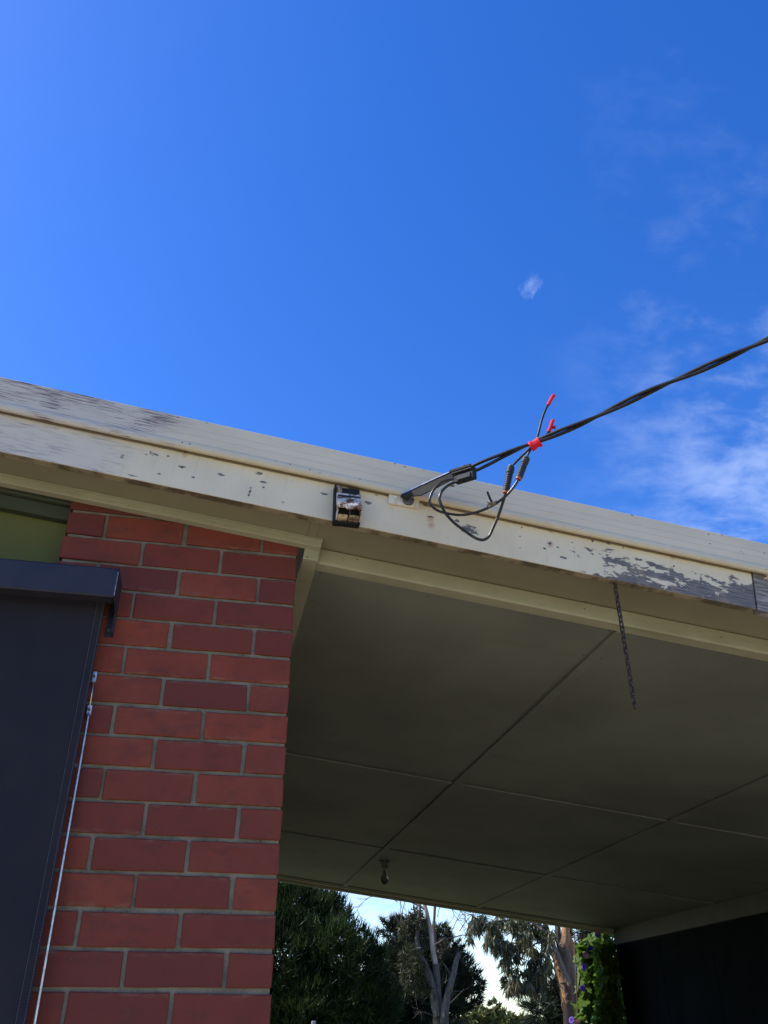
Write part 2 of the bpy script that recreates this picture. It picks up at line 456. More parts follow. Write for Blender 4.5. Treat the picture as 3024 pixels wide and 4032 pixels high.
def leaf_mat(name, a, b, trans=0.35, rough=.5, scale=1.2, spec=.3, tcol=None):
    m_ = bpy.data.materials.new(name); m_.use_nodes = True; nt = m_.node_tree
    p = nt.nodes['Principled BSDF']; out = nt.nodes['Material Output']
    c = coords(nt); n = noise(c, scale, 5, .7); f = noise(c, scale * 9, 3)
    col = cmix((n * .6 + f * .4).step(.36, .64), a, b)
    nt.links.new(col.s, p.inputs['Base Color']); p.inputs['Roughness'].default_value = rough; p.inputs['Specular IOR Level'].default_value = spec
    tr = nt.nodes.new('ShaderNodeBsdfTranslucent'); mx = nt.nodes.new('ShaderNodeMixShader'); mx.inputs[0].default_value = trans
    if tcol: tr.inputs[0].default_value = (*tcol, 1)
    else: nt.links.new(col.s, tr.inputs[0])
    nt.links.new(p.outputs[0], mx.inputs[1]); nt.links.new(tr.outputs[0], mx.inputs[2]); nt.links.new(mx.outputs[0], out.inputs[0])
    return m_


def bark_mat(name, a, b, c3, scale=6, stretch=(1, 1, .25), k=.55):
    m_ = mat(name, a, .85, 0, .2); c = coords(m_.node_tree)
    n = noise(vmap(c, stretch), scale, 6, .65, .4); f = noise(vmap(c, (1, 1, .1)), scale * 6, 4, .6)
    col = cmix(n.step(.40, .60), a, b); col = cmix((n * .5 + f * .5).step(k, k + .06), col, c3)
    return wire(m_, col, None, n + f * .5, .8, .03)


# ------------------------------------------------------------------ ground
def ground():
    b = bmesh.new(); bmesh.ops.create_grid(b, x_segments=2, y_segments=2, size=600)
    tag(obj('ground', b, M['earth']), 'dry grass ground around the house', kind='structure')
    b = bmesh.new()
    vs = [b.verts.new(p) for p in ((-5.5, -9, .004), (6.5, -9, .004), (6.5, -.25, .004), (-5.5, -.25, .004))]; b.faces.new(vs)
    tag(obj('driveway', b, M['concrete']), 'pale concrete driveway in front of the house', kind='structure')
    b = bmesh.new(); b.faces.new([b.verts.new(p) for p in ((-5.5, -.25, .004), (6.5, -.25, .004), (6.5, 6.4, .004), (-5.5, 6.4, .004))])
    tag(obj('carport_floor', b, M['floor']), 'dark oil stained carport floor', kind='structure')


ground()

# ------------------------------------------------------------------ house
house = empty('house', (0, 0, 0), 'red brick house with a cream painted eave and an open flat-ceilinged carport', 'house')
PITCH = 0.086


def brick_mesh(w, depth=.055):
    """front piece of a brick, centred on its front face, slightly uneven, arrises chamfered"""
    me = bpy.data.meshes.new('brick'); b = bmesh.new(); h = .0750; ch = .0025
    j = lambda a: random.uniform(-a, a)
    fr = [(-w / 2, -h / 2), (w / 2, -h / 2), (w / 2, h / 2), (-w / 2, h / 2)]
    fr = [(x + j(.0016), z + j(.0013)) for x, z in fr]
    # extra points along the long edges so that they are not ruler straight
    ring = []
    for i in range(4):
        a, c = fr[i], fr[(i + 1) % 4]; n = 4 if i % 2 == 0 else 2
        for k in range(n):
            t = k / n; q = (a[0] + (c[0] - a[0]) * t, a[1] + (c[1] - a[1]) * t)
            ring.append((q[0] + (j(.0005)), q[1] + (j(.0007))))
    cx = lambda q, d: (q[0] - math.copysign(min(d, abs(q[0])), q[0]) if abs(abs(q[0]) - w / 2) < .004 else q[0], q[1] - math.copysign(d, q[1]) if abs(abs(q[1]) - h / 2) < .004 else q[1])
    f0 = [b.verts.new((cx(q, ch)[0], 0, cx(q, ch)[1])) for q in ring]
    f1 = [b.verts.new((q[0], ch * .8, q[1])) for q in ring]
    f2 = [b.verts.new((q[0], depth, q[1])) for q in ring]
    b.faces.new(f0)
    n = len(ring)
    for i in range(n):
        b.faces.new((f0[i], f0[(i + 1) % n], f1[(i + 1) % n], f1[i])); b.faces.new((f1[i], f1[(i + 1) % n], f2[(i + 1) % n], f2[i]))
    bmesh.ops.recalc_face_normals(b, faces=b.faces)
    b.to_mesh(me); b.free(); me.materials.append(M['brick']); return me


BR = {'s': [brick_mesh(.2285) for _ in range(7)], 'h': [brick_mesh(.1085) for _ in range(5)]}
XL = -0.702                                     # left end of the pier, at the window opening


def brickwork():
    b = bmesh.new(); box(b, (XL + .0015, .0082, 0), (-.004, .110, 3.10))
    wall = obj('brick_wall', b, M['mortar'], house)
    ktop, kbot = -4, 31
    for k in range(ktop, kbot + 1):
        z = H0 - (k + .5) * PITCH
        x = 0.0; first = True
        while x > XL + .05:
            kind = 'h' if (first and k % 2 == 0) else 's'
            w = .110 if kind == 'h' else .230
            if x - w < XL - .02: kind, w = 'h', .110
            o = bpy.data.objects.new('brick', random.choice(BR[kind])); COL.objects.link(o); o.parent = wall
            o.location = (x - w / 2 + random.uniform(-.0012, .0012), random.uniform(-.0012, .0016), z + random.uniform(-.001, .001))
            o.rotation_euler = (random.uniform(-.004, .004), random.choice((0, math.pi)) + random.uniform(-.003, .003), random.uniform(-.004, .004))
            if o.rotation_euler[1] > 1: o.rotation_euler[1] = math.pi + random.uniform(-.003, .003)
            x -= w + .010; first = False
    # the return along the carport and the wall beyond the window, out of the photograph's sight
    b = bmesh.new(); box(b, (-.10, .1105, 0), (-.006, 5.80, 2.88)); box(b, (-4.6, .0065, 0), (-2.71, .11, 3.30))
    rest = obj('return_wall', b, M['mortar'], house)
    b = bmesh.new()
    for k in range(0, 32):
        z = H0 - (k + .5) * PITCH
        y = .115 if k % 2 == 0 else .235
        while y < 5.7:
            box(b, (-.05, y, z - .038), (0, y + .23, z + .038)); y += .24
    for k in range(-4, 32):
        z = H0 - (k + .5) * PITCH; x = -2.70 - (.12 if k % 2 else 0)
        while x > -4.5:
            box(b, (x - .23, 0, z - .038), (x, .05, z + .038)); x -= .24
    tag(obj('brick', b, M['brick'], rest), kind='stuff')


brickwork()


def board(name, prof, s0, s1, material, parent=house, seg=1):
    b = bmesh.new(); prism(b, prof, s0, s1, seg); return rake(obj(name, b, material, parent))


def rect(y0, y1, n0, n1, c=.0015): return [(y0 + c, n0), (y1, n0), (y1, n1), (y0 + c, n1), (y0, n1 - c), (y0, n0 + c)]


# barge boards: the left one ends in a rotten butt joint
JS = 1.466
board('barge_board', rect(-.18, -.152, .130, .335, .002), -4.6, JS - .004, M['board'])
def rotten():
    b = bmesh.new(); n = 24
    prof = rect(-.181, -.152, .128, .335, .002)
    prism(b, prof, JS + .003, 4.1, 60)
    for v in b.verts:
        if v.co.x < JS + .2:
            k = max(0, 1 - (v.co.x - JS) / .2)
            v.co.y += abs(random.gauss(0, .002)) * k; v.co.z += random.gauss(0, .002) * k
    return rake(obj('barge_board', b, M['rot'], house))
def rot_mat():
    m_ = mat('rotten_fascia_wood', CREAM, .8); c = coords(m_.node_tree); x, y, z = xyz(c)
    g = noise(vmap(c, (14, 14, 150)), 1, 6, .65); r = noise(vmap(c, (.6, 1, 1.2), (4, 2, 2)), 30, 8, .65, .3)
    k = (r + (1.75 - x).step(0, .3) * .14 + (.30 - z).step(0, .1) * .10).step(.56, .60)
    wood = cmix(g.step(.38, .62), (.13, .125, .125), (.33, .31, .29))
    return wire(m_, cmix(k, (.62, .57, .46), wood), None, g * 1.5 - k, .9, .004)
M['rot'] = rot_mat(); rotten()

# pressed metal capping with a rolled lower lip
cap = [(-.13, .3805), (-.199, .3805), (-.2012, .3785), (-.2008, .3445), (-.2004, .343), (-.2010, .3415), (-.2012, .3195), (-.2006, .318), (-.2014, .3165), (-.2014, .292)]
for k in range(0, 9):
    a = math.radians(95 + k * 24); cap.append((-.2000 + .0070 * math.cos(a), .276 + .0145 * math.sin(a)))
cap += [(-.190, .264), (-.1835, .268), (-.1835, .37), (-.13, .372)]
board('barge_capping', cap, -4.6, 4.1, M['cap'])
# soffit lining between fascia and wall, with its cover strip at the corner
board('eave_soffit', rect(-.1515, .0385, .1490, .157), -4.6, 4.1, M['soffit'])
board('cover_strip', rect(-.150, -.031, .1455, .1488), .008, .036, M['soffit'])
board('soffit_bead', rect(-.1517, -.134, .1415, .1488, .002), -4.6, 4.1, M['trim'])
# timber trim along the top of the brickwork (two members) and the frame of the carport ceiling
board('edge_trim', rect(-.030, -.0022, .1175, .1487, .002), -2.9, .057, M['trim'])
board('edge_trim', rect(-.0335, -.0301, .134, .1486, .001), -2.9, .0585, M['trim'])
board('carport_beam', rect(.024, .078, .0915, .1485, .006), .058, 3.66, M['trim'], house)
board('carport_beam', rect(-.0015, 5.81, .083, .1482, .003), .0085, .0565, M['trim'], house)
board('carport_beam', rect(5.815, 5.87, .082, .20, .003), -.1, 3.70, M['trim'], house)
board('far_capping', rect(5.874, 5.90, .060, .24, .003), -.1, 3.9, M['trim'], house)


def ceiling():
    root = rake(obj('carport_ceiling', bx((.02, .06, .108), (3.70, 5.81, .116)), M['ceiling'], house))
    ss = [.056, 1.122, 2.362, 3.690]; ys = [.0785, 2.15, 4.03, 5.813]
    def sub(name, b, material):
        me = bpy.data.meshes.new(name); bmesh.ops.recalc_face_normals(b, faces=b.faces); b.to_mesh(me); b.free(); me.materials.append(material)
        o = bpy.data.objects.new(name, me); COL.objects.link(o); o.parent = root; return o
    for i in range(3):
        for k in range(3):
            b = bmesh.new(); n_ = 5; x0, x1, y0, y1 = ss[i] + .002, ss[i + 1] - .002, ys[k] + .002, ys[k + 1] - .002; z0 = .1008 + random.uniform(-.0006, .0006)
            gr = [[b.verts.new((x0 + (x1 - x0) * a / n_, y0 + (y1 - y0) * c / n_, z0 - (.0055 * math.sin(math.pi * a / n_) * math.sin(math.pi * c / n_) + random.uniform(0, .0016) if 0 < a < n_ and 0 < c < n_ else 0))) for c in range(n_ + 1)] for a in range(n_ + 1)]
            for a in range(n_):
                for c in range(n_): b.faces.new((gr[a][c], gr[a][c + 1], gr[a + 1][c + 1], gr[a + 1][c])).smooth = True
            sub('ceiling_panel', b, M['ceiling'])
    for s_ in ss[1:3]:
        sub('cover_batten', bx((s_ - .021, ys[0] + .003, .0895), (s_ + .021, ys[-1] - .003, .1002), .002), M['ceiling'])
    for y in ys[1:3]:
        for i in range(3):
            sub('cover_batten', bx((ss[i] + (.023 if i else .004), y - .019, .0915), (ss[i + 1] - (.023 if i < 2 else .004), y + .019, .1001), .002), M['ceiling'])
    for i in range(3):
        sub('cover_batten', bx((ss[i] + (.023 if i else .004), 5.775, .0915), (ss[i + 1] - (.023 if i < 2 else .004), 5.811, .1001), .002), M['ceiling'])


def ceiling_nails():
    b = bmesh.new()
    for s_ in (.075, .45, .80, 1.09, 1.155, 1.55, 1.95, 2.33, 2.395, 2.8, 3.2, 3.66):
        for i in range(27):
            y = .11 + i * .215
            lathe(b, Vector((s_ + random.uniform(-.006, .006), y + random.uniform(-.01, .01), .1015)), (0, 0, -1), [(0, .0042), (.0016, .0040), (.0019, .002)], 6)
    tag(rake(obj('nail_heads', b, M['frieze'], house)), kind='stuff')


ceiling()
ceiling_nails()
board('roof', [(-.128, .30), (5.875, .30), (5.875, .366), (-.128, .366)], -4.6, 4.1, M['roof'])

# green panel above the window, its head trim, the window behind the blind
obj('wall_panel', bx((-2.70, .060, 2.50), (XL + .002, .075, 3.40)), M['panel'], house)
board('head_trim', rect(.012, .0595, .112, .1487, .003), -2.9, XL - .002 - .02, M['headtrim'])
board('head_trim', rect(.030, .0592, .066, .1115, .003), -2.9, XL - .002 - .02, M['headtrim'])
def window():
    b = bmesh.new()
    for lo, hi in (((-2.70, .05, 2.42), (XL + .003, .10, 2.4985)), ((-2.70, .05, .0), (-2.64, .10, 2.4195)), ((XL - .06, .05, 0), (XL + .003, .10, 2.4195)), ((-1.73, .05, 0), (-1.67, .10, 2.4195)), ((-2.6395, .05, .0), (-1.7305, .10, .06)), ((-1.6695, .05, 0), (XL - .0605, .10, .06))):
        box(b, lo, hi, .003)
    w = obj('window', b, M['frame'], house)
    for x0, x1 in ((-2.638, -1.732), (-1.668, XL - .062)): obj('pane', bx((x0, .068, .061), (x1, .074, 2.418)), M['glass'], w)
window()

# carport side wall on the right and the frieze above it
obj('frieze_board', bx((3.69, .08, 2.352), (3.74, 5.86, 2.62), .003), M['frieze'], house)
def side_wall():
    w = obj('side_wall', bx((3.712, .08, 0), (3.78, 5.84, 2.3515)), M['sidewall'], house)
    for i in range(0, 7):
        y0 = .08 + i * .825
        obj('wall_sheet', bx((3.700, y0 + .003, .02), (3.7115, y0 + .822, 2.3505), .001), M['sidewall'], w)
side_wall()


def nails():
    o = .6028
    L = [(1000 + 675 * o, 1700 + 833 * o, .0238), (1000 + 348 * o, 1700 + 817 * o, -.0022), (2024 + 462 * o, 1900 + 823 * o, .0238), (2024 + 1352 * o, 1900 + 1010 * o, .0238), (2024 + 470 * o, 1900 + 778 * o, .0235)]
    for px, py, y in L:
        b = bmesh.new(); lathe(b, at(px, py, y) + Vector((0, .001, 0)), (0, -1, 0), [(0, .0024), (.0018, .0022), (.002, .001)], 8); obj('nail', b, M['nail'], house)
    L = [(1210 * o, 1450 + 548 * o), (1000 + 1135 * o, 1700 + 460 * o), (1000 + 1150 * o, 1700 + 556 * o), (2024 + 238 * o, 1900 + 395 * o), (2024 + 240 * o, 1900 + 296 * o), (2024 + 1035 * o, 1900 + 470 * o), (2024 + 1044 * o, 1900 + 547 * o), (1190 * o, 1450 + 648 * o)]
    for px, py in L:
        b = bmesh.new(); lathe(b, at(px, py, -.1800) + Vector((0, .001, 0)), (0, -1, 0), [(0, .0034), (.0016, .0032), (.0022, .0016)], 8); obj('nail', b, M['nail'], house)


nails()

# ------------------------------------------------------------------ outdoor blind
def blind():
    x1 = -.516; t = empty('outdoor_blind', (-1.6, -.02, 2.68), 'dark blue canvas blind pulled down under its metal hood beside the bricks', 'blind')
    z0, z1 = H0 - .167, H0 - .079
    # hood: folded sheet, open underneath
    prof = [(-.004, z1 + .010), (-.117, z1 + .004), (-.125, z1 - .003), (-.125, z0 + .004), (-.121, z0), (-.112, z0), (-.112, z0 + .003), (-.120, z0 + .004), (-.1215, z1 - .005), (-.116, z1 + .0005), (-.004, z1 + .0065)]
    b = bmesh.new(); prism(b, prof, -2.75, x1 - .0016); obj('hood', b, M['navy'], t)
    b = bmesh.new()
    pts = [(-.002, z1 + .010), (-.118, z1 + .0045), (-.1258, z1 - .003), (-.1258, z0 - .001), (-.060, z0 - .001), (-.030, z0 - .010), (-.024, H0 - .232), (-.002, H0 - .236)]
    prism(b, pts, x1 - .0015, x1 + .0012); e = obj('end_bracket', b, M['navy'], t)
    b = bmesh.new(); prism(b, [(-.0035, z1 - .02), (-.0013, z1 - .02), (-.0013, H0 - .236), (-.0035, H0 - .236)], x1 - .022, x1 - .0016); obj('bracket_foot', b, M['navy'], e)
    b = bmesh.new(); c = Vector((x1 - .011, -.0035, H0 - .217)); lathe(b, c, (0, -1, 0), [(0, .0065), (.0015, .0065), (.0016, .0042), (.0052, .0042)], 6); obj('bolt', b, M['dark_steel'], e)
    # bright rubbed corner of the hood
    b = bmesh.new(); tube(b, [(x1 + .0004, -.1256, z1 - .012), (x1 + .0004, -.1256, z1 - .05), (x1 + .0004, -.1256, z0 + .004)], .0011, 5); obj('rubbed_corner', b, M['scuff'], t)
    # roller and canvas
    b = bmesh.new(); lathe(b, (-2.74, -.05, z0 + .045), (1, 0, 0), [(0, .03), (2.215, .03)], 18); obj('roller', b, M['canvas'], t)
    xa, xb, za, zb = -2.72, -.546, .55, z0 + .05
    b = bx((xa, -.0484, za), (xb, -.0470, zb))
    bmesh.ops.subdivide_edges(b, edges=[e for e in b.edges if abs(e.verts[0].co.x - e.verts[1].co.x) > .5 or abs(e.verts[0].co.z - e.verts[1].co.z) > .5], cuts=24, use_grid_fill=True)
    for v in b.verts:
        if v.co.x < xb - .001: v.co.y += .0011 * math.sin(v.co.x * 9 + v.co.z * 2.3) * math.sin(v.co.z * 4.1)
    cv = obj('canvas', b, M['canvas'], t)
    obj('side_hem', bx((xb - .024, -.0498, .55), (xb + .0006, -.0482, z0 + .03), .0006), M['canvas'], cv)
    b = bmesh.new(); z = .6
    while z < z0 + .02:
        for xo in (-.0215, -.004): box(b, (xb + xo, -.0502, z), (xb + xo + .0006, -.0499, z + .0045))
        z += .0065
    tag(obj('stitching', b, M['stitch'], cv), kind='stuff')
    b = bmesh.new(); lathe(b, (xa, -.046, .545), (1, 0, 0), [(0, .016), (xb - xa, .016)], 14); obj('bottom_rail', b, M['navy'], t)
    # straight guide rod with its fittings
    p0, p1 = at(372, 2660, -.022), at(352, 2790, -.024); q0, q1 = at(347, 2823, -.026), at(136, 4032, -.034)
    q2 = q1 + (q1 - q0) * 1.6
    b = bmesh.new(); tube(b, [p0, p1], .0026, 8); tube(b, [q0 + (p1 - q0) * .5, q0, q1, q2], .0036, 10); r = obj('guide_rod', b, M['steel'], t, smooth=True)
    for p, h in ((p0, .020), (p1, .018)):
        b = bmesh.new(); box(b, (p.x - .0065, -.028, p.z - h), (p.x + .0065, -.001, p.z + h * .55), .002); f = obj('rod_fitting', b, M['steel'], r)
    b = bmesh.new()
    for p in (p0, p1): lathe(b, (p.x, -.028, p.z - .004), (0, -1, 0), [(0, .0042), (.004, .0042)], 6)
    obj('screw_head', b, M['dark_steel'], r)


blind()

# ------------------------------------------------------------------ old fuse box on the fascia
def fuse_box():
    t = empty('fuse_box', (.125, -.18, H0 + .11), 'rust stained white fuse box with black base fixed low on the fascia', 'fuse box')
    Z = H0
    def part(name, b, m_, par=None, sm=False): return obj(name, b, m_, par or t, smooth=sm)
    b = bmesh.new()
    box(b, (.083, -.196, Z + .102), (.164, -.1805, Z + .236), .002)
    box(b, (.083, -.214, Z + .099), (.0885, -.1962, Z + .236), .0015); box(b, (.1585, -.214, Z + .099), (.164, -.1962, Z + .205), .0015)
    box(b, (.0887, -.214, Z + .0990), (.1583, -.1965, Z + .1040), .0015)
    part('base', b, M['bakelite'])
    part('lead_clip', bx((.091, -.204, Z + .212), (.108, -.1962, Z + .238), .004, 2), M['grime'])
    # hood: sloping top, short front
    b = bmesh.new()
    prof = [(-.197, Z + .205), (-.213, Z + .205), (-.252, Z + .143), (-.257, Z + .129), (-.254, Z + .125), (-.246, Z + .137), (-.211, Z + .195), (-.197, Z + .197)]
    prism(b, prof, .090, .1605); bmesh.ops.bevel(b, geom=[e for e in b.edges if abs(e.verts[0].co.x - e.verts[1].co.x) > .01], offset=.0018, segments=2, affect='EDGES')
    h = part('hood', b, M['rustwhite'], None)
    for x in (.0890, .1595):
        b = bmesh.new(); prism(b, [(-.197, Z + .2055), (-.2135, Z + .2055), (-.2525, Z + .1435), (-.2580, Z + .129), (-.246, Z + .116), (-.228, Z + .107), (-.2155, Z + .1045), (-.197, Z + .118)], x, x + .002); part('cheek', b, M['rustwhite'], h)
    for x, w, dz in ((.0915, .012, .003), (.113, .027, 0), (.1495, .011, -.002)):
        part('clip', bx((x, -.262, Z + .121 + dz), (x + w, -.2545, Z + .133 + dz), .0015, 2), M['rustwhite'])
    part('tongue', bx((.1245, -.2440, Z + .114), (.1285, -.239, Z + .134), .001), M['dark_steel'])
    part('fuse_carrier', bx((.0915, -.228, Z + .114), (.159, -.197, Z + .190), .004, 2), M['bakelite'])
    for xa, xb in ((.092, .1225), (.126, .158)):
        b = bmesh.new(); prism(b, [(-.200, Z + .1060), (-.220, Z + .1042), (-.231, Z + .107), (-.235, Z + .113), (-.230, Z + .119), (-.215, Z + .1185), (-.200, Z + .117)], xa, xb); bmesh.ops.bevel(b, geom=list(b.edges), offset=.0022, segments=2, affect='EDGES'); part('terminal_cover', b, M['grime'])


fuse_box()

# ------------------------------------------------------------------ service cable bracket, cable, loops
o3 = .4822
def p3(x, y, Y): return at(1500 + x * o3, 1500 + y * o3, Y)
def ydep(px): return -.33 - .62 * (px - 1890) / 1134


def bracket():
    t = empty('cable_bracket', at(1590, 1958, -.18), 'small cream wall plate with swivelling grey arm gripping the black cable', 'bracket')
    b = bmesh.new(); box(b, (.258, -.1915, .2085), (.356, -.1818, .2385), .001)   # written in rake axes
    pl = obj('wall_plate', b, M['platepaint'], t); pl.location += Vector((0, 0, H0)); pl.rotation_euler = (0, ROT * .62, 0)
    # plate axes are near the rake; place by its own corners
    me = pl.data; c = Vector((0.3065, 0, .2155))
    for v in me.vertices: v.co = Vector((v.co.x - .307, v.co.y, (v.co.z - .2235) * 1.12))
    pl.location = Vector((.3065, 0, H0 + .2155)) - t.location
    pb = at(1250 + 1010 * .3014, 1850 + 365 * .3014, -.1915)
    b = bmesh.new(); lathe(b, pb, (0, -1, 0), [(-.0005, .0095), (.0012, .0095), (.0013, .0072), (.0058, .0070)], 6); obj('bolt', b, M['platepaint'], t)
    pc = at(1250 + 1185 * .3014, 1850 + 402 * .3014, -.1915)
    b = bmesh.new(); lathe(b, pc, (0, -1, 0), [(-.0005, .0185), (.0075, .0185), (.010, .016), (.0105, .008), (.015, .0075), (.0155, .0035), (.021, .0033)], 18); obj('swivel_bolt', b, M['dark_steel'], t, smooth=False)
    # arm: flat bar turned on edge
    top = [p3(170, 925, -.2105), p3(215, 905, -.217), p3(330, 850, -.243), p3(470, 786, -.278), p3(600, 728, -.312), p3(680, 692, -.333)]
    bot = [p3(172, 952, -.2105), p3(225, 945, -.217), p3(322, 934, -.243), p3(470, 862, -.278), p3(606, 790, -.312), p3(690, 752, -.333)]
    b = bmesh.new(); tk = Vector((.004, .0045, .0012)); rings = []
    for a, c_ in zip(top, bot): rings.append([b.verts.new(a), b.verts.new(c_), b.verts.new(c_ + tk), b.verts.new(a + tk)])
    for i in range(len(rings) - 1):
        for k in range(4): b.faces.new((rings[i][k], rings[i][(k + 1) % 4], rings[i + 1][(k + 1) % 4], rings[i + 1][k]))
    b.faces.new(rings[0]); b.faces.new(rings[-1][::-1])
    bmesh.ops.recalc_face_normals(b, faces=b.faces); bmesh.ops.bevel(b, geom=list(b.edges), offset=.0008, segments=1, affect='EDGES')
    arm = obj('arm', b, M['grey_metal'], t)
    b = bmesh.new(); rings = []
    for a, c_ in zip(top, bot):
        dn_ = (c_ - a).normalized(); w_ = Vector((-.0012, -.0012, .0003)); e_ = Vector((.0046, .0055, .0014))
        rings.append([b.verts.new(a + w_ - dn_ * .0018), b.verts.new(a + w_ + dn_ * .0012), b.verts.new(a + e_ + dn_ * .0012), b.verts.new(a + e_ - dn_ * .0030)])
    for i in range(len(rings) - 1):
        for k in range(4): b.faces.new((rings[i][k], rings[i][(k + 1) % 4], rings[i + 1][(k + 1) % 4], rings[i + 1][k]))
    b.faces.new(rings[0]); b.faces.new(rings[-1][::-1]); obj('arm_lit_edge', b, M['steel'], arm)  # paler strip on top of the arm, its sunlit edge put into the colour
    b = bmesh.new(); tube(b, [top[0] + Vector((0, 0, -.004)), pc + Vector((0.0, -.010, 0))], .0075, 10); obj('pivot_eye', b, M['grey_metal'], t)
    # clamp: two grooved jaws and a bolt
    A, B = p3(592, 770, -.322), p3(780, 712, -.385)
    ax = (B - A).normalized(); dn = (p3(655, 845, -.335) - p3(612, 770, -.327)); dn = (dn - ax * dn.dot(ax)).normalized(); ot = ax.cross(dn)
    if ot.y > 0: ot = -ot
    L = (B - A).length * .92
    def blk(lo, hi, bev=.001):
        bb = bmesh.new(); box(bb, lo, hi, bev)
        for v in bb.verts: v.co = A + ax * v.co.x + dn * v.co.y + ot * v.co.z
        return bb
    cl = obj('clamp', blk((0, -.008, -.010), (L, .0085, .012), .0015), M['bakelite'], t)
    obj('jaw', blk((-.004, -.0115, .0125), (L * .97, -.003, .019), .001), M['grey_metal'], cl)
    obj('jaw', blk((.004, -.0015, .0125), (L * 1.0, .0045, .018), .001), M['bakelite'], cl)
    obj('jaw', blk((.010, .0088, -.008), (L * 1.03, .033, .014), .0015), M['bakelite'], cl)
    obj('jaw', blk((.022, .014, .0142), (L * .92, .029, .017), .001), M['rubber'], cl)
    bb = bmesh.new(); lathe(bb, A + ax * (L * .52) - dn * .008, -dn, [(0, .0085), (.003, .0085), (.0032, .0062), (.009, .0062), (.0095, .004), (.014, .004)], 6); obj('clamp_bolt', bb, M['dark_steel'], cl)


bracket()


def service_cable():
    t = empty('service_cable', at(1900, 1830, -.34), 'twisted black overhead service cable with looped tails and red tape', 'cable')
    def core(name, pts, r, m_, n=8): 
        b = bmesh.new(); tube(b, smooth_path(pts, 7), r, n); return obj(name, b, m_, t, smooth=True)
    # two main cores twisted round each other, running out over the driveway
    cl = [(1845, 1853), (1880, 1838), (1960, 1802), (2030, 1771), (2105, 1741), (2200, 1704), (2324, 1652), (2568, 1536), (2731, 1467), (2925, 1381), (3024, 1336), (3130, 1288)]
    base = smooth_path([at(x, y, ydep(x)) for x, y in cl], 12)
    d = (base[-1] - base[-2]).normalized(); d.z += .02
    for k in range(1, 70): base.append(base[-1] + d * .1 if k else 0)
    L = 0; cum = [0]
    for i in range(1, len(base)): L += (base[i] - base[i - 1]).length; cum.append(L)
    def strand(off, sep0):
        pts = []
        for p, s_, i in zip(base, cum, range(len(base))):
            tt = (base[min(i + 1, len(base) - 1)] - base[max(i - 1, 0)]).normalized()
            u = tt.cross(Vector((0, 0, 1))).normalized(); v = u.cross(tt)
            a = off + (s_ - .145) * math.pi / .225 + math.pi * .5
            if s_ < .145: a = off + math.pi * .5 + (s_ - .145) * math.pi / .26
            rr = .0056 + (.0055 * max(0, 1 - s_ / .11))
            pts.append(p + (v * math.cos(a) + u * math.sin(a)) * rr)
        return pts
    for off in (0, math.pi):
        b = bmesh.new(); tube(b, strand(off, .006), .0053, 8); obj('cable_core', b, M['cable'], t, smooth=True)
    # looped tails from the clamp to the connectors
    A = [(640, 800, -.335), (560, 808, -.325), (490, 830, -.315), (430, 890, -.305), (400, 960, -.30), (402, 1000, -.298), (430, 1035, -.298), (480, 1065, -.30), (560, 1085, -.305), (650, 1094, -.312), (740, 1083, -.325), (830, 1055, -.34), (920, 1012, -.36), (1000, 955, -.38), (1060, 895, -.40), (1105, 835, -.415), (1126, 795, -.42)]
    B = [(660, 812, -.335), (600, 828, -.325), (540, 860, -.318), (495, 905, -.312), (478, 960, -.31), (495, 1020, -.308), (535, 1090, -.306), (600, 1160, -.305), (690, 1228, -.305), (765, 1278, -.308), (830, 1298, -.312), (880, 1270, -.32), (915, 1200, -.33), (955, 1110, -.345), (985, 1025, -.36), (1008, 950, -.375), (1020, 900, -.385)]
    core('loop_tail', [p3(*q) for q in A], .0040, M['oldcable'], 9)
    core('loop_tail', [p3(*q) for q in B], .0044, M['oldcable'], 9)
    core('loop_tail', [p3(650, 800, -.333), p3(585, 835, -.322), p3(560, 850, -.32), p3(600, 858, -.32)], .0036, M['tatter'])
    # up from the connectors to the taped joint
    J = (1245, 520)
    core('loop_tail', [p3(1062, 705, -.40), p3(1100, 665, -.41), p3(1165, 600, -.425), p3(1215, 550, -.44), p3(*J, -.447)], .0036, M['cable'])
    core('loop_tail', [p3(1188, 630, -.428), p3(1205, 590, -.434), p3(1232, 545, -.442), p3(*J, -.447)], .0036, M['cable'])
    for a, c_, Ya, Yc in (((1020, 905), (1062, 700), -.385, -.40), ((1126, 795), (1188, 630), -.42, -.428)):
        P, Q = p3(*a, Ya), p3(*c_, Yc); ax = Q - P; l = ax.length
        b = bmesh.new(); prof = [(-.001, .006), (0, .0095)]; nr = 7
        for k in range(nr):
            u0 = .10 + .62 * k / nr
            prof += [(l * u0, .0104), (l * (u0 + .045), .0104), (l * (u0 + .05), .0094), (l * (u0 + .08), .0094)]
        prof += [(l * .75, .0115), (l * .97, .0118), (l, .0095), (l * 1.005, .005)]
        lathe(b, P, ax, prof, 16); cn = obj('connector', b, M['rubber'], t)
        b = bmesh.new(); lathe(b, P - ax.normalized() * .006, ax, [(.001, .0072), (.002, .0092), (.0055, .0092), (.006, .0075)], 16); obj('seal_ring', b, M['orange'], cn, smooth=False)
        b = bmesh.new(); lathe(b, Q - ax.normalized() * .001, ax, [(0, .009), (.004, .0085), (.006, .005)], 14); obj('seal_ring', b, M['green'], cn, smooth=False)
    # frayed tap-off stub
    b = bmesh.new(); tube(b, smooth_path([p3(868, 903, -.352), p3(880, 935, -.352), p3(903, 985, -.354), p3(912, 1005, -.356)], 4), [.0016] + [.0034] * 12, 7); obj('cut_stub', b, M['cable'], t)
    b = bmesh.new(); pts = smooth_path([p3(872, 1022, -.358), p3(900, 1012, -.360), p3(930, 1000, -.362), p3(950, 990, -.364)], 4); tube(b, pts, [random.uniform(.0050, .0072) for _ in pts], 9, lump=.25)
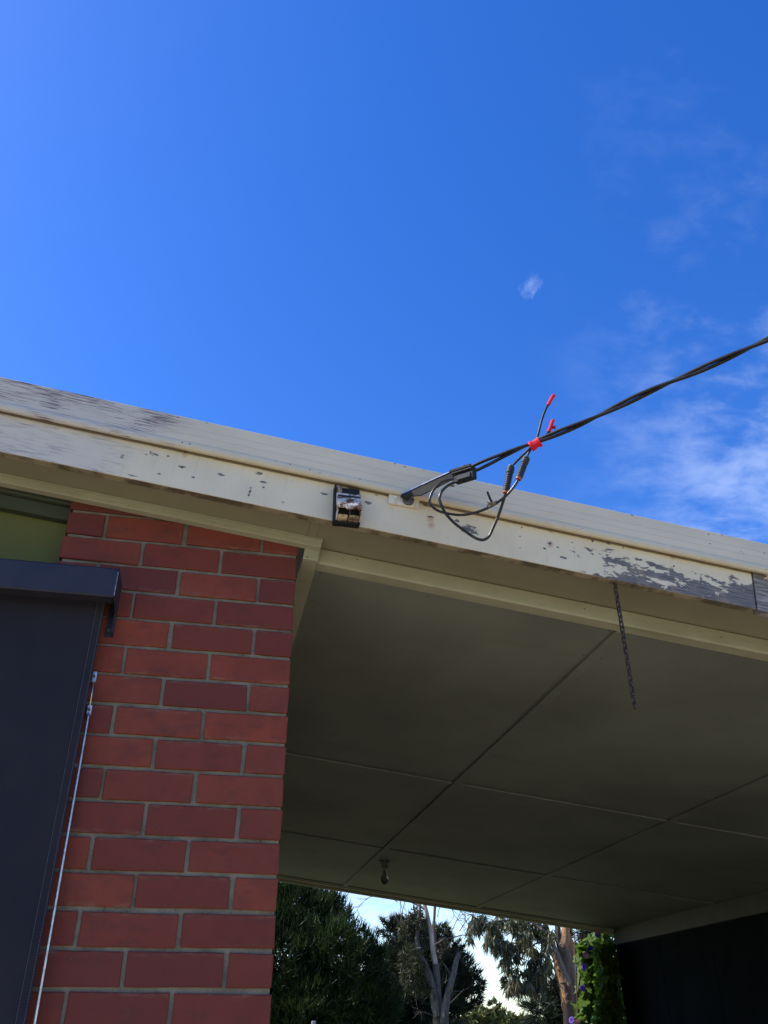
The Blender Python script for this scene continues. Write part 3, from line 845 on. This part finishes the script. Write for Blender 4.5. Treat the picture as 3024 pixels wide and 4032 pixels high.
    tube(b, [p3(900, 1005, -.366), p3(875, 992, -.37), p3(866, 985, -.37)], [.003, .002, .0008], 5); tube(b, [p3(905, 1000, -.366), p3(915, 980, -.37)], [.003, .001], 5); tube(b, [p3(893, 1015, -.366), p3(880, 1030, -.37)], [.003, .0012], 5)
    obj('frayed_wrap', b, M['tatter'], t)
    # red tape round the joint: a crumpled, slightly flared band
    P, Q = p3(1222, 540, -.440), p3(1300, 492, -.460); ax = (Q - P)
    b = bmesh.new(); n = 14; u = ax.normalized().cross(Vector((0, 1, 0))).normalized(); v = ax.normalized().cross(u); rings = []
    for k, (f, r) in enumerate(((-.02, .0125), (.15, .0135), (.35, .0118), (.6, .0112), (.85, .0128), (1.0, .0135))):
        rings.append([b.verts.new(P + ax * f + (u * math.cos(2 * math.pi * i / n) * r * 1.25 + v * math.sin(2 * math.pi * i / n) * r * .9) * random.uniform(.9, 1.1)) for i in range(n)])
    for k in range(len(rings) - 1):
        for i in range(n): b.faces.new((rings[k][i], rings[k][(i + 1) % n], rings[k + 1][(i + 1) % n], rings[k + 1][i]))
    obj('red_tape', b, M['redtape'], t)
    # two cut ends sticking up, taped red
    e1 = [p3(1262, 500, -.452), p3(1285, 430, -.455), p3(1310, 330, -.46), p3(1340, 245, -.465), p3(1372, 182, -.47)]
    core('cut_end', e1, .0037, M['cable'])
    b = bmesh.new(); pts = smooth_path([p3(1366, 196, -.47), p3(1385, 160, -.472), p3(1402, 130, -.474), p3(1412, 116, -.475)], 4); tube(b, pts, [.0055 + random.uniform(-.0006, .001) for _ in pts], 9)
    tube(b, [p3(1405, 122, -.475), p3(1424, 124, -.476)], [.005, .0035], 6); obj('red_tape', b, M['redtape'], t)
    core('cut_end', [p3(1300, 482, -.462), p3(1340, 452, -.467), p3(1366, 425, -.47), p3(1380, 400, -.472)], .0037, M['cable'])
    b = bmesh.new(); pts = smooth_path([p3(1368, 418, -.471), p3(1385, 380, -.472), p3(1396, 345, -.474), p3(1404, 322, -.475)], 4); tube(b, pts, [.0056 + random.uniform(-.0006, .0008) for _ in pts], 9); obj('red_tape', b, M['redtape'], t)
    b = bmesh.new()
    f = [b.verts.new(p3(1390, 372, -.476)), b.verts.new(p3(1436, 362, -.480)), b.verts.new(p3(1424, 378, -.481)), b.verts.new(p3(1430, 396, -.480)), b.verts.new(p3(1386, 390, -.475))]
    b.faces.new(f); bmesh.ops.solidify(b, geom=list(b.faces), thickness=.0006); obj('tape_flag', b, M['redtape'], t)


service_cable()

# ------------------------------------------------------------------ hanging chain
def chain():
    P = at(2412, 2272, -.1615); Q = at(2506, 2788, -.1615); n = 24
    P.x = (P.x + Q.x) / 2; ztop = P.z; zbot = Q.z
    t = empty('chain', (P.x, -.1615, ztop), 'short rusty dark link chain hanging under the peeling fascia board', 'chain')
    pit = (ztop - .018 - zbot) / n
    r = .0024; w = .0054; hl = pit * .5 + r * 1.15 - w
    b = bmesh.new(); pts = []
    for k in range(8): a = math.pi * k / 7; pts.append((w * math.cos(a), 0, hl + w * math.sin(a)))
    for k in range(8): a = math.pi + math.pi * k / 7; pts.append((w * math.cos(a), 0, -hl + w * math.sin(a)))
    pts.append(pts[0]); tube(b, pts, r, 7, cap=False); bmesh.ops.remove_doubles(b, verts=b.verts, dist=.0001)
    me = bpy.data.meshes.new('link'); bmesh.ops.recalc_face_normals(b, faces=b.faces); b.to_mesh(me); b.free(); me.materials.append(M['chain'])
    me.polygons.foreach_set('use_smooth', [True] * len(me.polygons))
    for i in range(n):
        o = bpy.data.objects.new('link', me); COL.objects.link(o); o.parent = t
        o.location = (0, 0, -.018 - pit * (i + .5)); o.rotation_euler = (0, random.uniform(-.05, .05), math.radians(20 + (90 if i % 2 else 0) + random.uniform(-10, 10)))
    b = bmesh.new(); tube(b, [Vector((P.x, -.1615, ztop + .012)), Vector((P.x, -.1615, ztop))], .0022, 7)
    pts = [Vector((P.x + .0075 * math.sin(a) * .8, -.1615, ztop - .010 + .010 * math.cos(a))) for a in np.linspace(0, 5.6, 14)]; tube(b, pts, .0021, 7); obj('hook', b, M['chain'], t, smooth=True)


chain()

# ------------------------------------------------------------------ lamp on the carport ceiling
def lamp():
    s_, y = 1.208, 4.47
    p = RV * s_ + NV * .1003 + Vector((0, y, H0))
    t = empty('ceiling_lamp', p, 'bare glass bulb in a holder on the dim carport ceiling', 'lamp')
    b = bmesh.new(); lathe(b, p, (0, 0, -1), [(-.004, .045), (.010, .043), (.020, .036), (.022, .026), (.050, .024), (.052, .020)], 18); obj('lamp_holder', b, M['lamp'], t)
    b = bmesh.new(); lathe(b, p + Vector((0, 0, -.052)), (0, 0, -1), [(0, .013), (.012, .014), (.022, .017), (.045, .026), (.07, .034), (.09, .034), (.108, .024), (.118, .010), (.12, .003)], 18); obj('bulb', b, M['bulb'], t, smooth=True)


lamp()

# ------------------------------------------------------------------ vegetation
def leaves(name, P, D, L, Wd, parent, material, flat=None, kind='stuff', tri=False):
    """many small blades: position, direction, length, width; one mesh"""
    P = np.asarray(P); D = np.asarray(D); n = len(P)
    D = D / np.linalg.norm(D, axis=1, keepdims=True)
    R_ = rng.normal(size=(n, 3)) if flat is None else flat + rng.normal(size=(n, 3)) * .5
    U = np.cross(D, R_); U /= np.linalg.norm(U, axis=1, keepdims=True) + 1e-9
    L = np.asarray(L).reshape(-1, 1) * np.ones((n, 1)); Wd = np.asarray(Wd).reshape(-1, 1) * np.ones((n, 1))
    base = np.array(parent.location)
    if tri:
        V = np.stack([P - U * Wd * .5, P + U * Wd * .5, P + D * L], 1); k = 3
    else:
        V = np.stack([P, P + D * L * .45 - U * Wd * .5, P + D * L, P + D * L * .45 + U * Wd * .5], 1); k = 4
    V = (V - base).reshape(-1, 3)
    me = bpy.data.meshes.new(name); me.vertices.add(n * k); me.vertices.foreach_set('co', V.ravel())
    me.loops.add(n * k); me.loops.foreach_set('vertex_index', np.arange(n * k)); me.polygons.add(n)
    me.polygons.foreach_set('loop_start', np.arange(0, n * k, k)); me.polygons.foreach_set('loop_total', np.full(n, k)); me.update()
    me.materials.append(material)
    o = bpy.data.objects.new(name, me); COL.objects.link(o); o.parent = parent
    return tag(o, kind=kind)


def in_blobs(blobs, n, shell=.5, seed=0):
    """points in a union of ellipsoids, denser towards the outside, gathered in tufts"""
    g = np.random.default_rng(seed); vol = np.array([b[3] * b[4] * b[5] for b in blobs]) ** .8; vol /= vol.sum()
    P, O = [], []
    for b, f in zip(blobs, vol):
        k = int(n * f) + 1; nt_ = max(6, k // 26)
        d = g.normal(size=(nt_, 3)); d /= np.linalg.norm(d, axis=1, keepdims=True)
        rr = (shell + (1.06 - shell) * g.random((nt_, 1)) ** .7)
        tc = d * rr; idx = g.integers(0, nt_, k)
        q = tc[idx] + g.normal(size=(k, 3)) * .085
        P.append(q * np.array(b[3:6]) + np.array(b[:3])); O.append(d[idx])
    return np.concatenate(P), np.concatenate(O)


def blob(px, py, Y, rx, rz, ry=None):           # ellipsoid centred where the photograph shows it, radii in photograph pixels
    c = at(px, py, Y); k = (Y - CAM[1]) / FPX * 1.02
    return (c.x, c.y, c.z, rx * k, (ry or (rx + rz) * .5) * k, rz * k)


def limb(b, pts, r0, r1, n=8, lump=.06):
    p = smooth_path(pts, 5); m_ = len(p); tube(b, p, [r0 + (r1 - r0) * i / (m_ - 1) for i in range(m_)], n, lump=lump)


def casuarina(name, label, base, blobs, n, material, trunk_to, r, bark, L=(.18, .42), Wd=.022, up=.9, seed=1, group=None):
    t = empty(name, base, label, 'tree', group)
    b = bmesh.new(); limb(b, [Vector((base[0], base[1], 0)), (Vector((base[0], base[1], 0)) + Vector(trunk_to)) * .5, Vector(trunk_to)], r, r * .3)
    for i in range(6):
        q = blobs[i % len(blobs)]; f = .3 + .1 * i; s_ = Vector((base[0], base[1], 0)).lerp(Vector(trunk_to), f); limb(b, [s_, s_.lerp(Vector(q[:3]), .5) + Vector((0, 0, .1)), Vector(q[:3])], r * .35, r * .1, 6)
    obj('trunk', b, bark, t)
    P, O = in_blobs(blobs, n, .35, seed); k = P[:, 2] > .15; P, O = P[k], O[k]; g = np.random.default_rng(seed + 1)
    D = O * .8 + g.normal(size=P.shape) * .45 + np.array((0, 0, up))
    leaves('crown', P, D, g.uniform(L[0], L[1], len(P)), Wd, t, material, tri=True)
    return t


M['dkleaf'] = leaf_mat('dark_needle_foliage', (0.008, 0.019, 0.004), (0.034, 0.058, 0.010), .25, .6, .9)
M['dkleaf2'] = leaf_mat('blue_green_needles', (0.011, 0.019, 0.010), (0.036, 0.048, 0.022), .2, .6, 1.2)
M['paleleaf'] = leaf_mat('pale_distant_foliage', (0.10, 0.12, 0.035), (0.20, 0.20, 0.07), .3, .6, .8)
M['gumleaf'] = leaf_mat('gum_leaves', (0.045, 0.050, 0.018), (0.150, 0.140, 0.058), .25, .4, 3, .5)
M['dullleaf'] = leaf_mat('dull_gum_leaves', (0.028, 0.034, 0.014), (0.070, 0.070, 0.030), .2, .5, 2)
M['vineleaf'] = leaf_mat('vine_leaves', (0.085, 0.165, 0.020), (0.150, 0.245, 0.030), .55, .45, 4, .4)
M['petal'] = leaf_mat('purple_petals', (0.14, 0.07, 0.55), (0.24, 0.10, 0.60), .45, .6, 5)
M['pinkpetal'] = leaf_mat('faded_pink_petals', (0.62, 0.30, 0.42), (0.70, 0.45, 0.45), .4, .6, 5)
M['bark'] = bark_mat('dark_bark', (0.10, 0.075, 0.055), (0.055, 0.042, 0.034), (0.16, 0.13, 0.10))
M['gumbark'] = bark_mat('peeling_gum_bark', (0.085, 0.053, 0.036), (0.23, 0.15, 0.098), (0.42, 0.19, 0.070), 4.5, (1, 1, .16), .53)
M['palebark'] = bark_mat('pale_gum_bark', (0.36, 0.28, 0.215), (0.52, 0.43, 0.345), (0.13, 0.09, 0.06), 5, (1, 1, .5), .62)
M['smoothbark'] = bark_mat('smooth_brown_gum_bark', (0.19, 0.145, 0.115), (0.27, 0.21, 0.165), (0.12, 0.085, 0.065), 5, (1, 1, .4), .62)
M['dead_shaded_wood'] = bark_mat('grey_dead_and_shaded_wood', (0.085, 0.068, 0.055), (0.15, 0.125, 0.10), (0.045, 0.035, 0.03), 9)

o4 = .5425
def q3(x, y, Y): return at(1050 + x * o4, 3232 + y * o4, Y)
def q4(x, y, Y): return at(1750 + x * o4, 3332 + y * o4, Y)
def B3(x, y, Y, rx, rz):
    if Y >= 17: rx, rz = max(28, rx - 34), max(28, rz - 40)      # the needles themselves reach beyond the blob
    return blob(1050 + x * o4, 3232 + y * o4, Y, rx * o4, rz * o4)
def B4(x, y, Y, rx, rz): return blob(1750 + x * o4, 3332 + y * o4, Y, rx * o4, rz * o4)


def trees():
    # big dark tree on the left
    bl = [B3(200, 640, 18, 330, 230), B3(430, 690, 18, 190, 170), B3(560, 740, 17.6, 130, 120), B3(660, 810, 17.4, 100, 90), B3(120, 520, 18.3, 260, 180), B3(-200, 700, 18, 300, 300),
          B3(120, 1000, 17.6, 330, 300), B3(480, 1000, 17.4, 300, 260), B3(300, 1330, 17.5, 420, 260), B3(720, 1050, 17.8, 180, 220), B3(700, 1330, 17.5, 260, 240), B3(-250, 1150, 18, 300, 400), B3(200, 1650, 18, 500, 280)]
    b0 = q3(300, 1400, 18)
    casuarina('dark_tree', 'tall dense dark green tree right beside the brick wall', (b0.x, 18.2, 0), bl, 95000, M['dkleaf'], q3(300, 560, 18.2), .28, M['bark'], L=(.09, .24), Wd=.026, seed=3)
    # second dark tree behind the slender gum
    bl = [B3(920, 770, 19.5, 120, 100), B3(1050, 760, 19, 120, 110), B3(1230, 830, 19.5, 150, 110), B3(1350, 920, 19.5, 120, 100), B3(1410, 960, 19.3, 65, 70), B3(1100, 980, 19.3, 220, 180), B3(1330, 1130, 19.3, 200, 170), B3(1480, 1160, 19, 110, 110), B3(1520, 1250, 19, 75, 95), B3(950, 1100, 19.4, 170, 240), B3(1150, 1330, 19.2, 260, 220), B3(1420, 1300, 19.2, 140, 110), B3(900, 1400, 19, 260, 220), B3(1050, 1650, 19, 450, 230)]
    b0 = q3(1200, 1400, 19.5)
    casuarina('dark_tree', 'rounded dark tree standing behind the slender pale trunk', (b0.x, 19.6, 0), bl, 70000, M['dkleaf2'], q3(1150, 850, 19.5), .24, M['bark'], L=(.09, .24), Wd=.026, up=.5, seed=8)
    # distant pale trees low on the horizon
    for i, (bls, lab) in enumerate((([(230, 1260, 120, 90), (350, 1200, 60, 60), (150, 1300, 70, 60), (320, 1280, 90, 70), (240, 1400, 160, 120)], 'sunlit pale green tree far off, lowest in the gap'),
                                    ([(430, 1260, 65, 55), (500, 1290, 55, 40), (550, 1280, 30, 30), (450, 1400, 120, 110)], 'small far tree just right of the sunlit pale one'),
                                    ([(640, 1290, 60, 26), (600, 1400, 110, 100)], 'tiny far tree below the grey pine branches'))):
        bl = [B4(x, y, 46, a, c) for x, y, a, c in bls]; b0 = bl[-1]
        casuarina('distant_tree', lab, (b0[0], 46, 0), bl, 5000, M['paleleaf'], Vector((b0[0], 46, b0[2])), .2, M['bark'], L=(.18, .34), Wd=.16, up=.2, seed=20 + i, group='pale trees far beyond the carport')
    # feathery pine left of the gum trunk
    bl = [B4(790, 960, 15, 60, 80), B4(800, 1080, 15, 90, 80), B4(720, 1120, 15, 100, 70), B4(650, 1190, 15, 70, 60), B4(760, 1230, 15, 140, 80), B4(850, 1150, 15, 100, 140), B4(800, 1400, 15, 200, 120)]
    b0 = q4(840, 1200, 15.2)
    casuarina('pine_tree', 'small grey green feathery pine left of the thick gum trunk', (b0.x, 15.2, 0), bl, 5200, M['dkleaf2'], q4(810, 900, 15.2), .10, M['bark'], L=(.16, .34), Wd=.018, up=.35, seed=31)
    # dark needle tree between the gum and the vine
    bl = [B4(960, 600, 14, 90, 60), B4(1060, 620, 14, 90, 60), B4(930, 680, 14, 50, 70), B4(1000, 760, 14, 60, 60), B4(1080, 800, 14, 80, 160), B4(1060, 1100, 14, 90, 240)]
    b0 = q4(1060, 1000, 14.2)
    casuarina('dark_tree', 'dark thin needled tree seen between gum trunk and vine', (b0.x, 14.2, 0), bl, 2600, M['dkleaf2'], q4(1040, 560, 14.2), .09, M['bark'], L=(.16, .34), Wd=.018, up=.3, seed=37)


trees()


def slender_gum():
    Y = 16.0; f = q3(1235, 1475, Y)
    t = empty('slender_gum', (f.x, Y, 0), 'slender half bare gum with a sunlit white trunk and dead grey branches', 'tree')
    q = lambda x, y, d=0: q3(x, y, Y + d)
    b = bmesh.new(); foot = Vector((f.x, Y, 0))
    limb(b, [foot, q(1240, 1475), q(1240, 1250), q(1228, 1040)], .10, .062, 10)
    obj('trunk', b, M['dead_shaded_wood'], t)  # lower trunk takes the darker wood, its shade put into the colour
    b = bmesh.new()
    limb(b, [q(1228, 1050), q(1205, 930), q(1190, 800), q(1165, 680), q(1142, 590), q(1120, 480)], .050, .036, 9)
    obj('limb', b, M['palebark'], t)
    b = bmesh.new()
    limb(b, [q(1238, 1420, -.1), q(1215, 1290, -.1), q(1180, 1120, -.1), q(1120, 990, -.1), q(1095, 880, -.1), q(1095, 760, -.1), q(1112, 640, -.1), q(1108, 560, -.1)], .085, .018, 9)
    limb(b, [q(1150, 640), q(1095, 610, .1), q(1050, 590, .15), q(1000, 560, .2)], .03, .012, 6)
    limb(b, [q(1290, 1475, -.2), q(1300, 1330, -.2), q(1345, 1150, -.2), q(1375, 1030, -.15), q(1395, 960, -.1)], .085, .04, 9)
    limb(b, [q(1245, 1120, .2), q(1225, 900, .25), q(1215, 760, .25), q(1222, 600, .25), q(1218, 520, .25)], .034, .026, 8)
    limb(b, [q(1120, 980), q(1075, 900), q(1085, 780), q(1060, 730)], .03, .008, 5)
    limb(b, [q(1340, 1120), q(1300, 1060), q(1280, 1030)], .03, .008, 5)
    limb(b, [q(1220, 900, .2), q(1290, 860, .2), q(1360, 845, .2), q(1420, 830, .2), q(1490, 835, .2)], .022, .006, 5)
    obj('limb', b, M['dead_shaded_wood'], t)
    # bare twigs against the sky
    b = bmesh.new(); g = random.Random(5)
    def twig(p, d, l, r, dep):
        pts = [p]; q_ = p
        for k in range(4):
            d = (d + Vector((g.uniform(-.35, .35), g.uniform(-.3, .3), g.uniform(-.3, .35)))).normalized(); q_ = q_ + d * l * .25; pts.append(q_)
        tube(b, pts, [r, r * .8, r * .65, r * .5, r * .3], 4)
        if dep:
            for k in (1, 2, 3, 4):
                if g.random() < .8: twig(pts[k], (d + Vector((g.uniform(-.9, .9), g.uniform(-.6, .6), g.uniform(-.6, .7)))).normalized(), l * .55, r * .6, dep - 1)
    for x, y, dx, dz, l in ((1440, 835, .8, .9, .75), (1400, 800, .6, 1.0, .8), (1350, 790, .3, 1, .7), (950, 590, -.7, .6, .5), (790, 545, -.8, -.3, .55), (1010, 570, -.4, -.6, .5), (1240, 700, .5, .8, .5), (1240, 1000, .5, .6, .5), (1080, 860, -.6, .5, .5), (1330, 600, .3, -.9, .45), (1380, 620, .4, -.8, .45), (1300, 1350, .9, .4, .6), (1225, 1420, -.8, .5, .5), (960, 540, -.1, -1, .45)):
        twig(q(x, y, .1), Vector((dx, 0, dz)).normalized(), l, .009, 2)
    tag(obj('twig', b, M['dead_shaded_wood'], t), kind='stuff')
    P, O = in_blobs([B3(1060, 720, 16, 80, 70), B3(1030, 800, 16, 60, 60), B3(1060, 1060, 16, 90, 130), B3(1130, 1180, 16, 60, 60), B3(1270, 960, 16.2, 50, 60), B3(1130, 850, 16, 50, 60)], 3600, .2, 4); g2 = np.random.default_rng(4)
    leaves('crown', P, O * .4 + g2.normal(size=P.shape) * .5 + np.array((0, 0, -.2)), g2.uniform(.08, .17, len(P)), .020, t, M['dullleaf'])


slender_gum()


def big_gum():
    Y = 10.0; f = q4(930, 1290, Y)
    t = empty('gum_tree', (f.x, Y, 0), 'thick leaning gum trunk with peeling orange bark and long hanging leaves', 'tree')
    q = lambda x, y, d=0: q4(x, y, Y + d)
    b = bmesh.new(); foot = Vector((f.x + .05, Y, 0))
    limb(b, [foot, q(945, 1290), q(925, 1150), q(905, 1020), q(880, 900), q(850, 800), q(835, 740)], .145, .130, 14, .05)
    limb(b, [q(860, 900, -.04), q(850, 780, -.03), q(875, 690), q(880, 610), q(884, 540), q(890, 430)], .08, .043, 11, .04)
    limb(b, [q(935, 1020, .04), q(935, 900, .05), q(925, 800, .05), q(905, 700, .03), q(890, 640, .03)], .085, .05, 10, .05)
    obj('trunk', b, M['gumbark'], t)
    b = bmesh.new()
    limb(b, [q(960, 1180, .0), q(925, 1060, -.075), q(890, 960, -.095), q(850, 870, -.10), q(815, 780, -.12), q(780, 700, -.08), q(740, 640, 0), q(650, 560, .1), q(560, 500, .2)], .05, .02, 9, .05)
    obj('limb', b, M['smoothbark'], t)
    b = bmesh.new()
    limb(b, [q(850, 760, .05), q(828, 680, .05), q(822, 600, .05), q(818, 520, .05), q(800, 400, .05)], .05, .035, 9, .05)
    limb(b, [q(790, 700), q(700, 700, .1), q(640, 720, .1), q(590, 790, .1), q(570, 870, .1)], .014, .005, 5)
    limb(b, [q(700, 560), q(560, 600, .1), q(540, 760, .1), q(555, 860, .1)], .012, .004, 5)
    limb(b, [q(640, 540), q(430, 540), q(330, 560), q(230, 560)], .014, .005, 5)
    obj('limb', b, M['bark'], t)
    spec = [(230, 530, 60, 70), (300, 560, 80, 80), (190, 610, 35, 50), (360, 600, 70, 100), (430, 560, 80, 80), (520, 570, 90, 80), (620, 580, 90, 80), (700, 600, 70, 80), (760, 620, 40, 60), (345, 690, 45, 70), (430, 720, 60, 90), (450, 840, 50, 80), (480, 790, 50, 80), (540, 680, 70, 70), (620, 690, 60, 60), (690, 780, 45, 70), (700, 880, 38, 80), (650, 950, 60, 80), (580, 960, 60, 90), (510, 980, 50, 80), (460, 960, 26, 100), (470, 1030, 25, 40), (600, 1020, 50, 50), (690, 1000, 30, 50), (740, 720, 40, 60), (760, 830, 30, 50), (640, 860, 40, 60)]
    bl = [blob(1750 + x * o4, 3332 + y * o4, Y + random.uniform(-.4, .4), a * o4, c * o4, 40) for x, y, a, c in spec]
    P, O = in_blobs(bl, 6000, .1, 12); g = np.random.default_rng(12)
    D = np.array((0, 0, -1.0)) + g.normal(size=P.shape) * .38
    leaves('crown', P, D, g.uniform(.09, .20, len(P)), g.uniform(.014, .023, len(P)), t, M['gumleaf'])


big_gum()


def vine():
    t = empty('flowering_vine', (3.62, 6.05, 0), 'green leafy vine with purple trumpet flowers climbing the carport wall end', 'vine')
    b = bmesh.new(); g = random.Random(3)
    for i in range(9):
        x = 3.35 + .05 * i; limb(b, [Vector((x, 6.0 + g.uniform(-.05, .15), 0)), Vector((x + g.uniform(-.1, .1), 6.0, .9)), Vector((x + g.uniform(-.1, .1), 6.02, 1.7)), Vector((x + g.uniform(-.12, .1), 6.0, 2.45))], .012, .005, 5)
    limb(b, [q4(1060, 640, 6.1), q4(1070, 720, 6.1), q4(1080, 800, 6.1)], .004, .003, 4)
    obj('stem', b, M['bark'], t)
    # a lobed leaf, gently folded along its midrib
    out = [(0, 0), (.20, -.16), (.46, -.14), (.56, .10), (.42, .26), (.48, .46), (.36, .56), (.20, .56), (.10, .80), (0, 1.08)]
    def leaf_me(fold):
        b = bmesh.new(); v0 = b.verts.new((0, .28, -.03)); R_ = [b.verts.new((x, y, fold * abs(x) - .10 * y * y)) for x, y in out]
        L_ = [R_[0]] + [b.verts.new((-x, y, fold * abs(x) - .10 * y * y)) for x, y in out[1:-1]] + [R_[-1]]
        for k in range(len(R_) - 1): b.faces.new((v0, R_[k], R_[k + 1])); b.faces.new((v0, L_[k + 1], L_[k]))
        me = bpy.data.meshes.new('leaf'); b.to_mesh(me); b.free(); me.materials.append(M['vineleaf']); return me
    LM = [leaf_me(k) for k in (.05, .22, .35, -.1)]
    gg = np.random.default_rng(9)
    def outline(y):                              # left edge of the vine, crop pixels
        return np.interp(y, [590, 640, 720, 830, 900, 980, 1060, 1200, 1300, 1500], [1150, 1090, 975, 975, 1000, 985, 1010, 985, 975, 960])
    def place(i):
        y = g.uniform(595, 1480); x0 = outline(y); x = min(x0 + abs(g.gauss(0, 60)), 1215); d = 6.15 - g.uniform(0, .2) if x - x0 < 115 or y < 700 else g.uniform(5.6, 5.84)
        return q4(x, y, d)
    base = Vector(t.location)
    for i in range(280):
        p = place(i); o = bpy.data.objects.new('leaf', g.choice(LM)); COL.objects.link(o); o.parent = t; o.location = p - base
        s_ = g.uniform(.07, .12); o.scale = (s_, s_, s_)
        o.rotation_euler = (math.radians(g.gauss(-115, 28)) , g.gauss(0, .35), math.radians(g.gauss(-38, 45)))
    # the mass behind them, too close-set to count
    P, D = [], []
    for i in range(7000):
        y = g.uniform(600, 2300) ; x0 = outline(y) + 25; x = x0 + abs(g.gauss(0, 170)); p = q4(x, y, 6.0 + g.uniform(.0, .45) if x - x0 < 95 else g.uniform(5.62, 5.86))
        if x > 1238 + (y - 700) * .07 or (p.y < 5.9 and p.z > 2.36): continue
        if p.z < .05 or p.x > 3.9 or (p.x > 3.685 and p.y < 5.9): continue
        P.append(p); D.append((g.gauss(-.4, .5), g.gauss(-.5, .5), g.gauss(-.5, .4)))
    for i in range(3200):
        P.append((g.uniform(3.42, 3.86), g.uniform(5.91, 6.12), g.uniform(.1, 2.42))); D.append((g.gauss(-.2, .5), g.gauss(-.5, .5), g.gauss(-.5, .4)))
    leaves('foliage', np.array([tuple(v) for v in P]), np.array(D), gg.uniform(.05, .09, len(P)), gg.uniform(.045, .07, len(P)), t, M['vineleaf'])
    # trumpet flowers
    for x, y, kind, dr in ((1118, 650, 'petal', (-.6, -.6, .5)), (1113, 628, 'pinkpetal', (-.4, -.6, .8)), (1028, 790, 'pinkpetal', (-.5, -.8, -.2)), (1085, 775, 'pinkpetal', (.3, -.9, .2)), (1022, 878, 'petal', (-.8, -.5, .2)), (1010, 1025, 'petal', (-.7, -.5, -.6)), (930, 1268, 'petal', (-.8, -.5, .3)), (1058, 740, 'petal', (-.2, -.8, -.5)), (960, 1280, 'pinkpetal', (.1, -1, -.2))):
        b = bmesh.new(); s_ = .8
        lathe(b, q4(x, y, 5.82) - Vector(dr).normalized() * .03, dr, [(0, .004), (.012, .006), (.028, .010 * s_), (.040, .022 * s_), (.046, .036 * s_), (.047, .037 * s_), (.041, .021 * s_), (.030, .006)], 12)
        obj('flower', b, M[kind], t, smooth=True)


vine()
fp = at(1235, 4020, 12.0)
tag(obj('fence_post', bx((fp.x - .028, 11.97, 0), (fp.x + .028, 12.03, fp.z), .006), mottled('pale_post_paint', (.32, .32, .31), (.2, .2, .19), 20)), 'pale post top at the bottom edge in front of the dark tree', 'post')
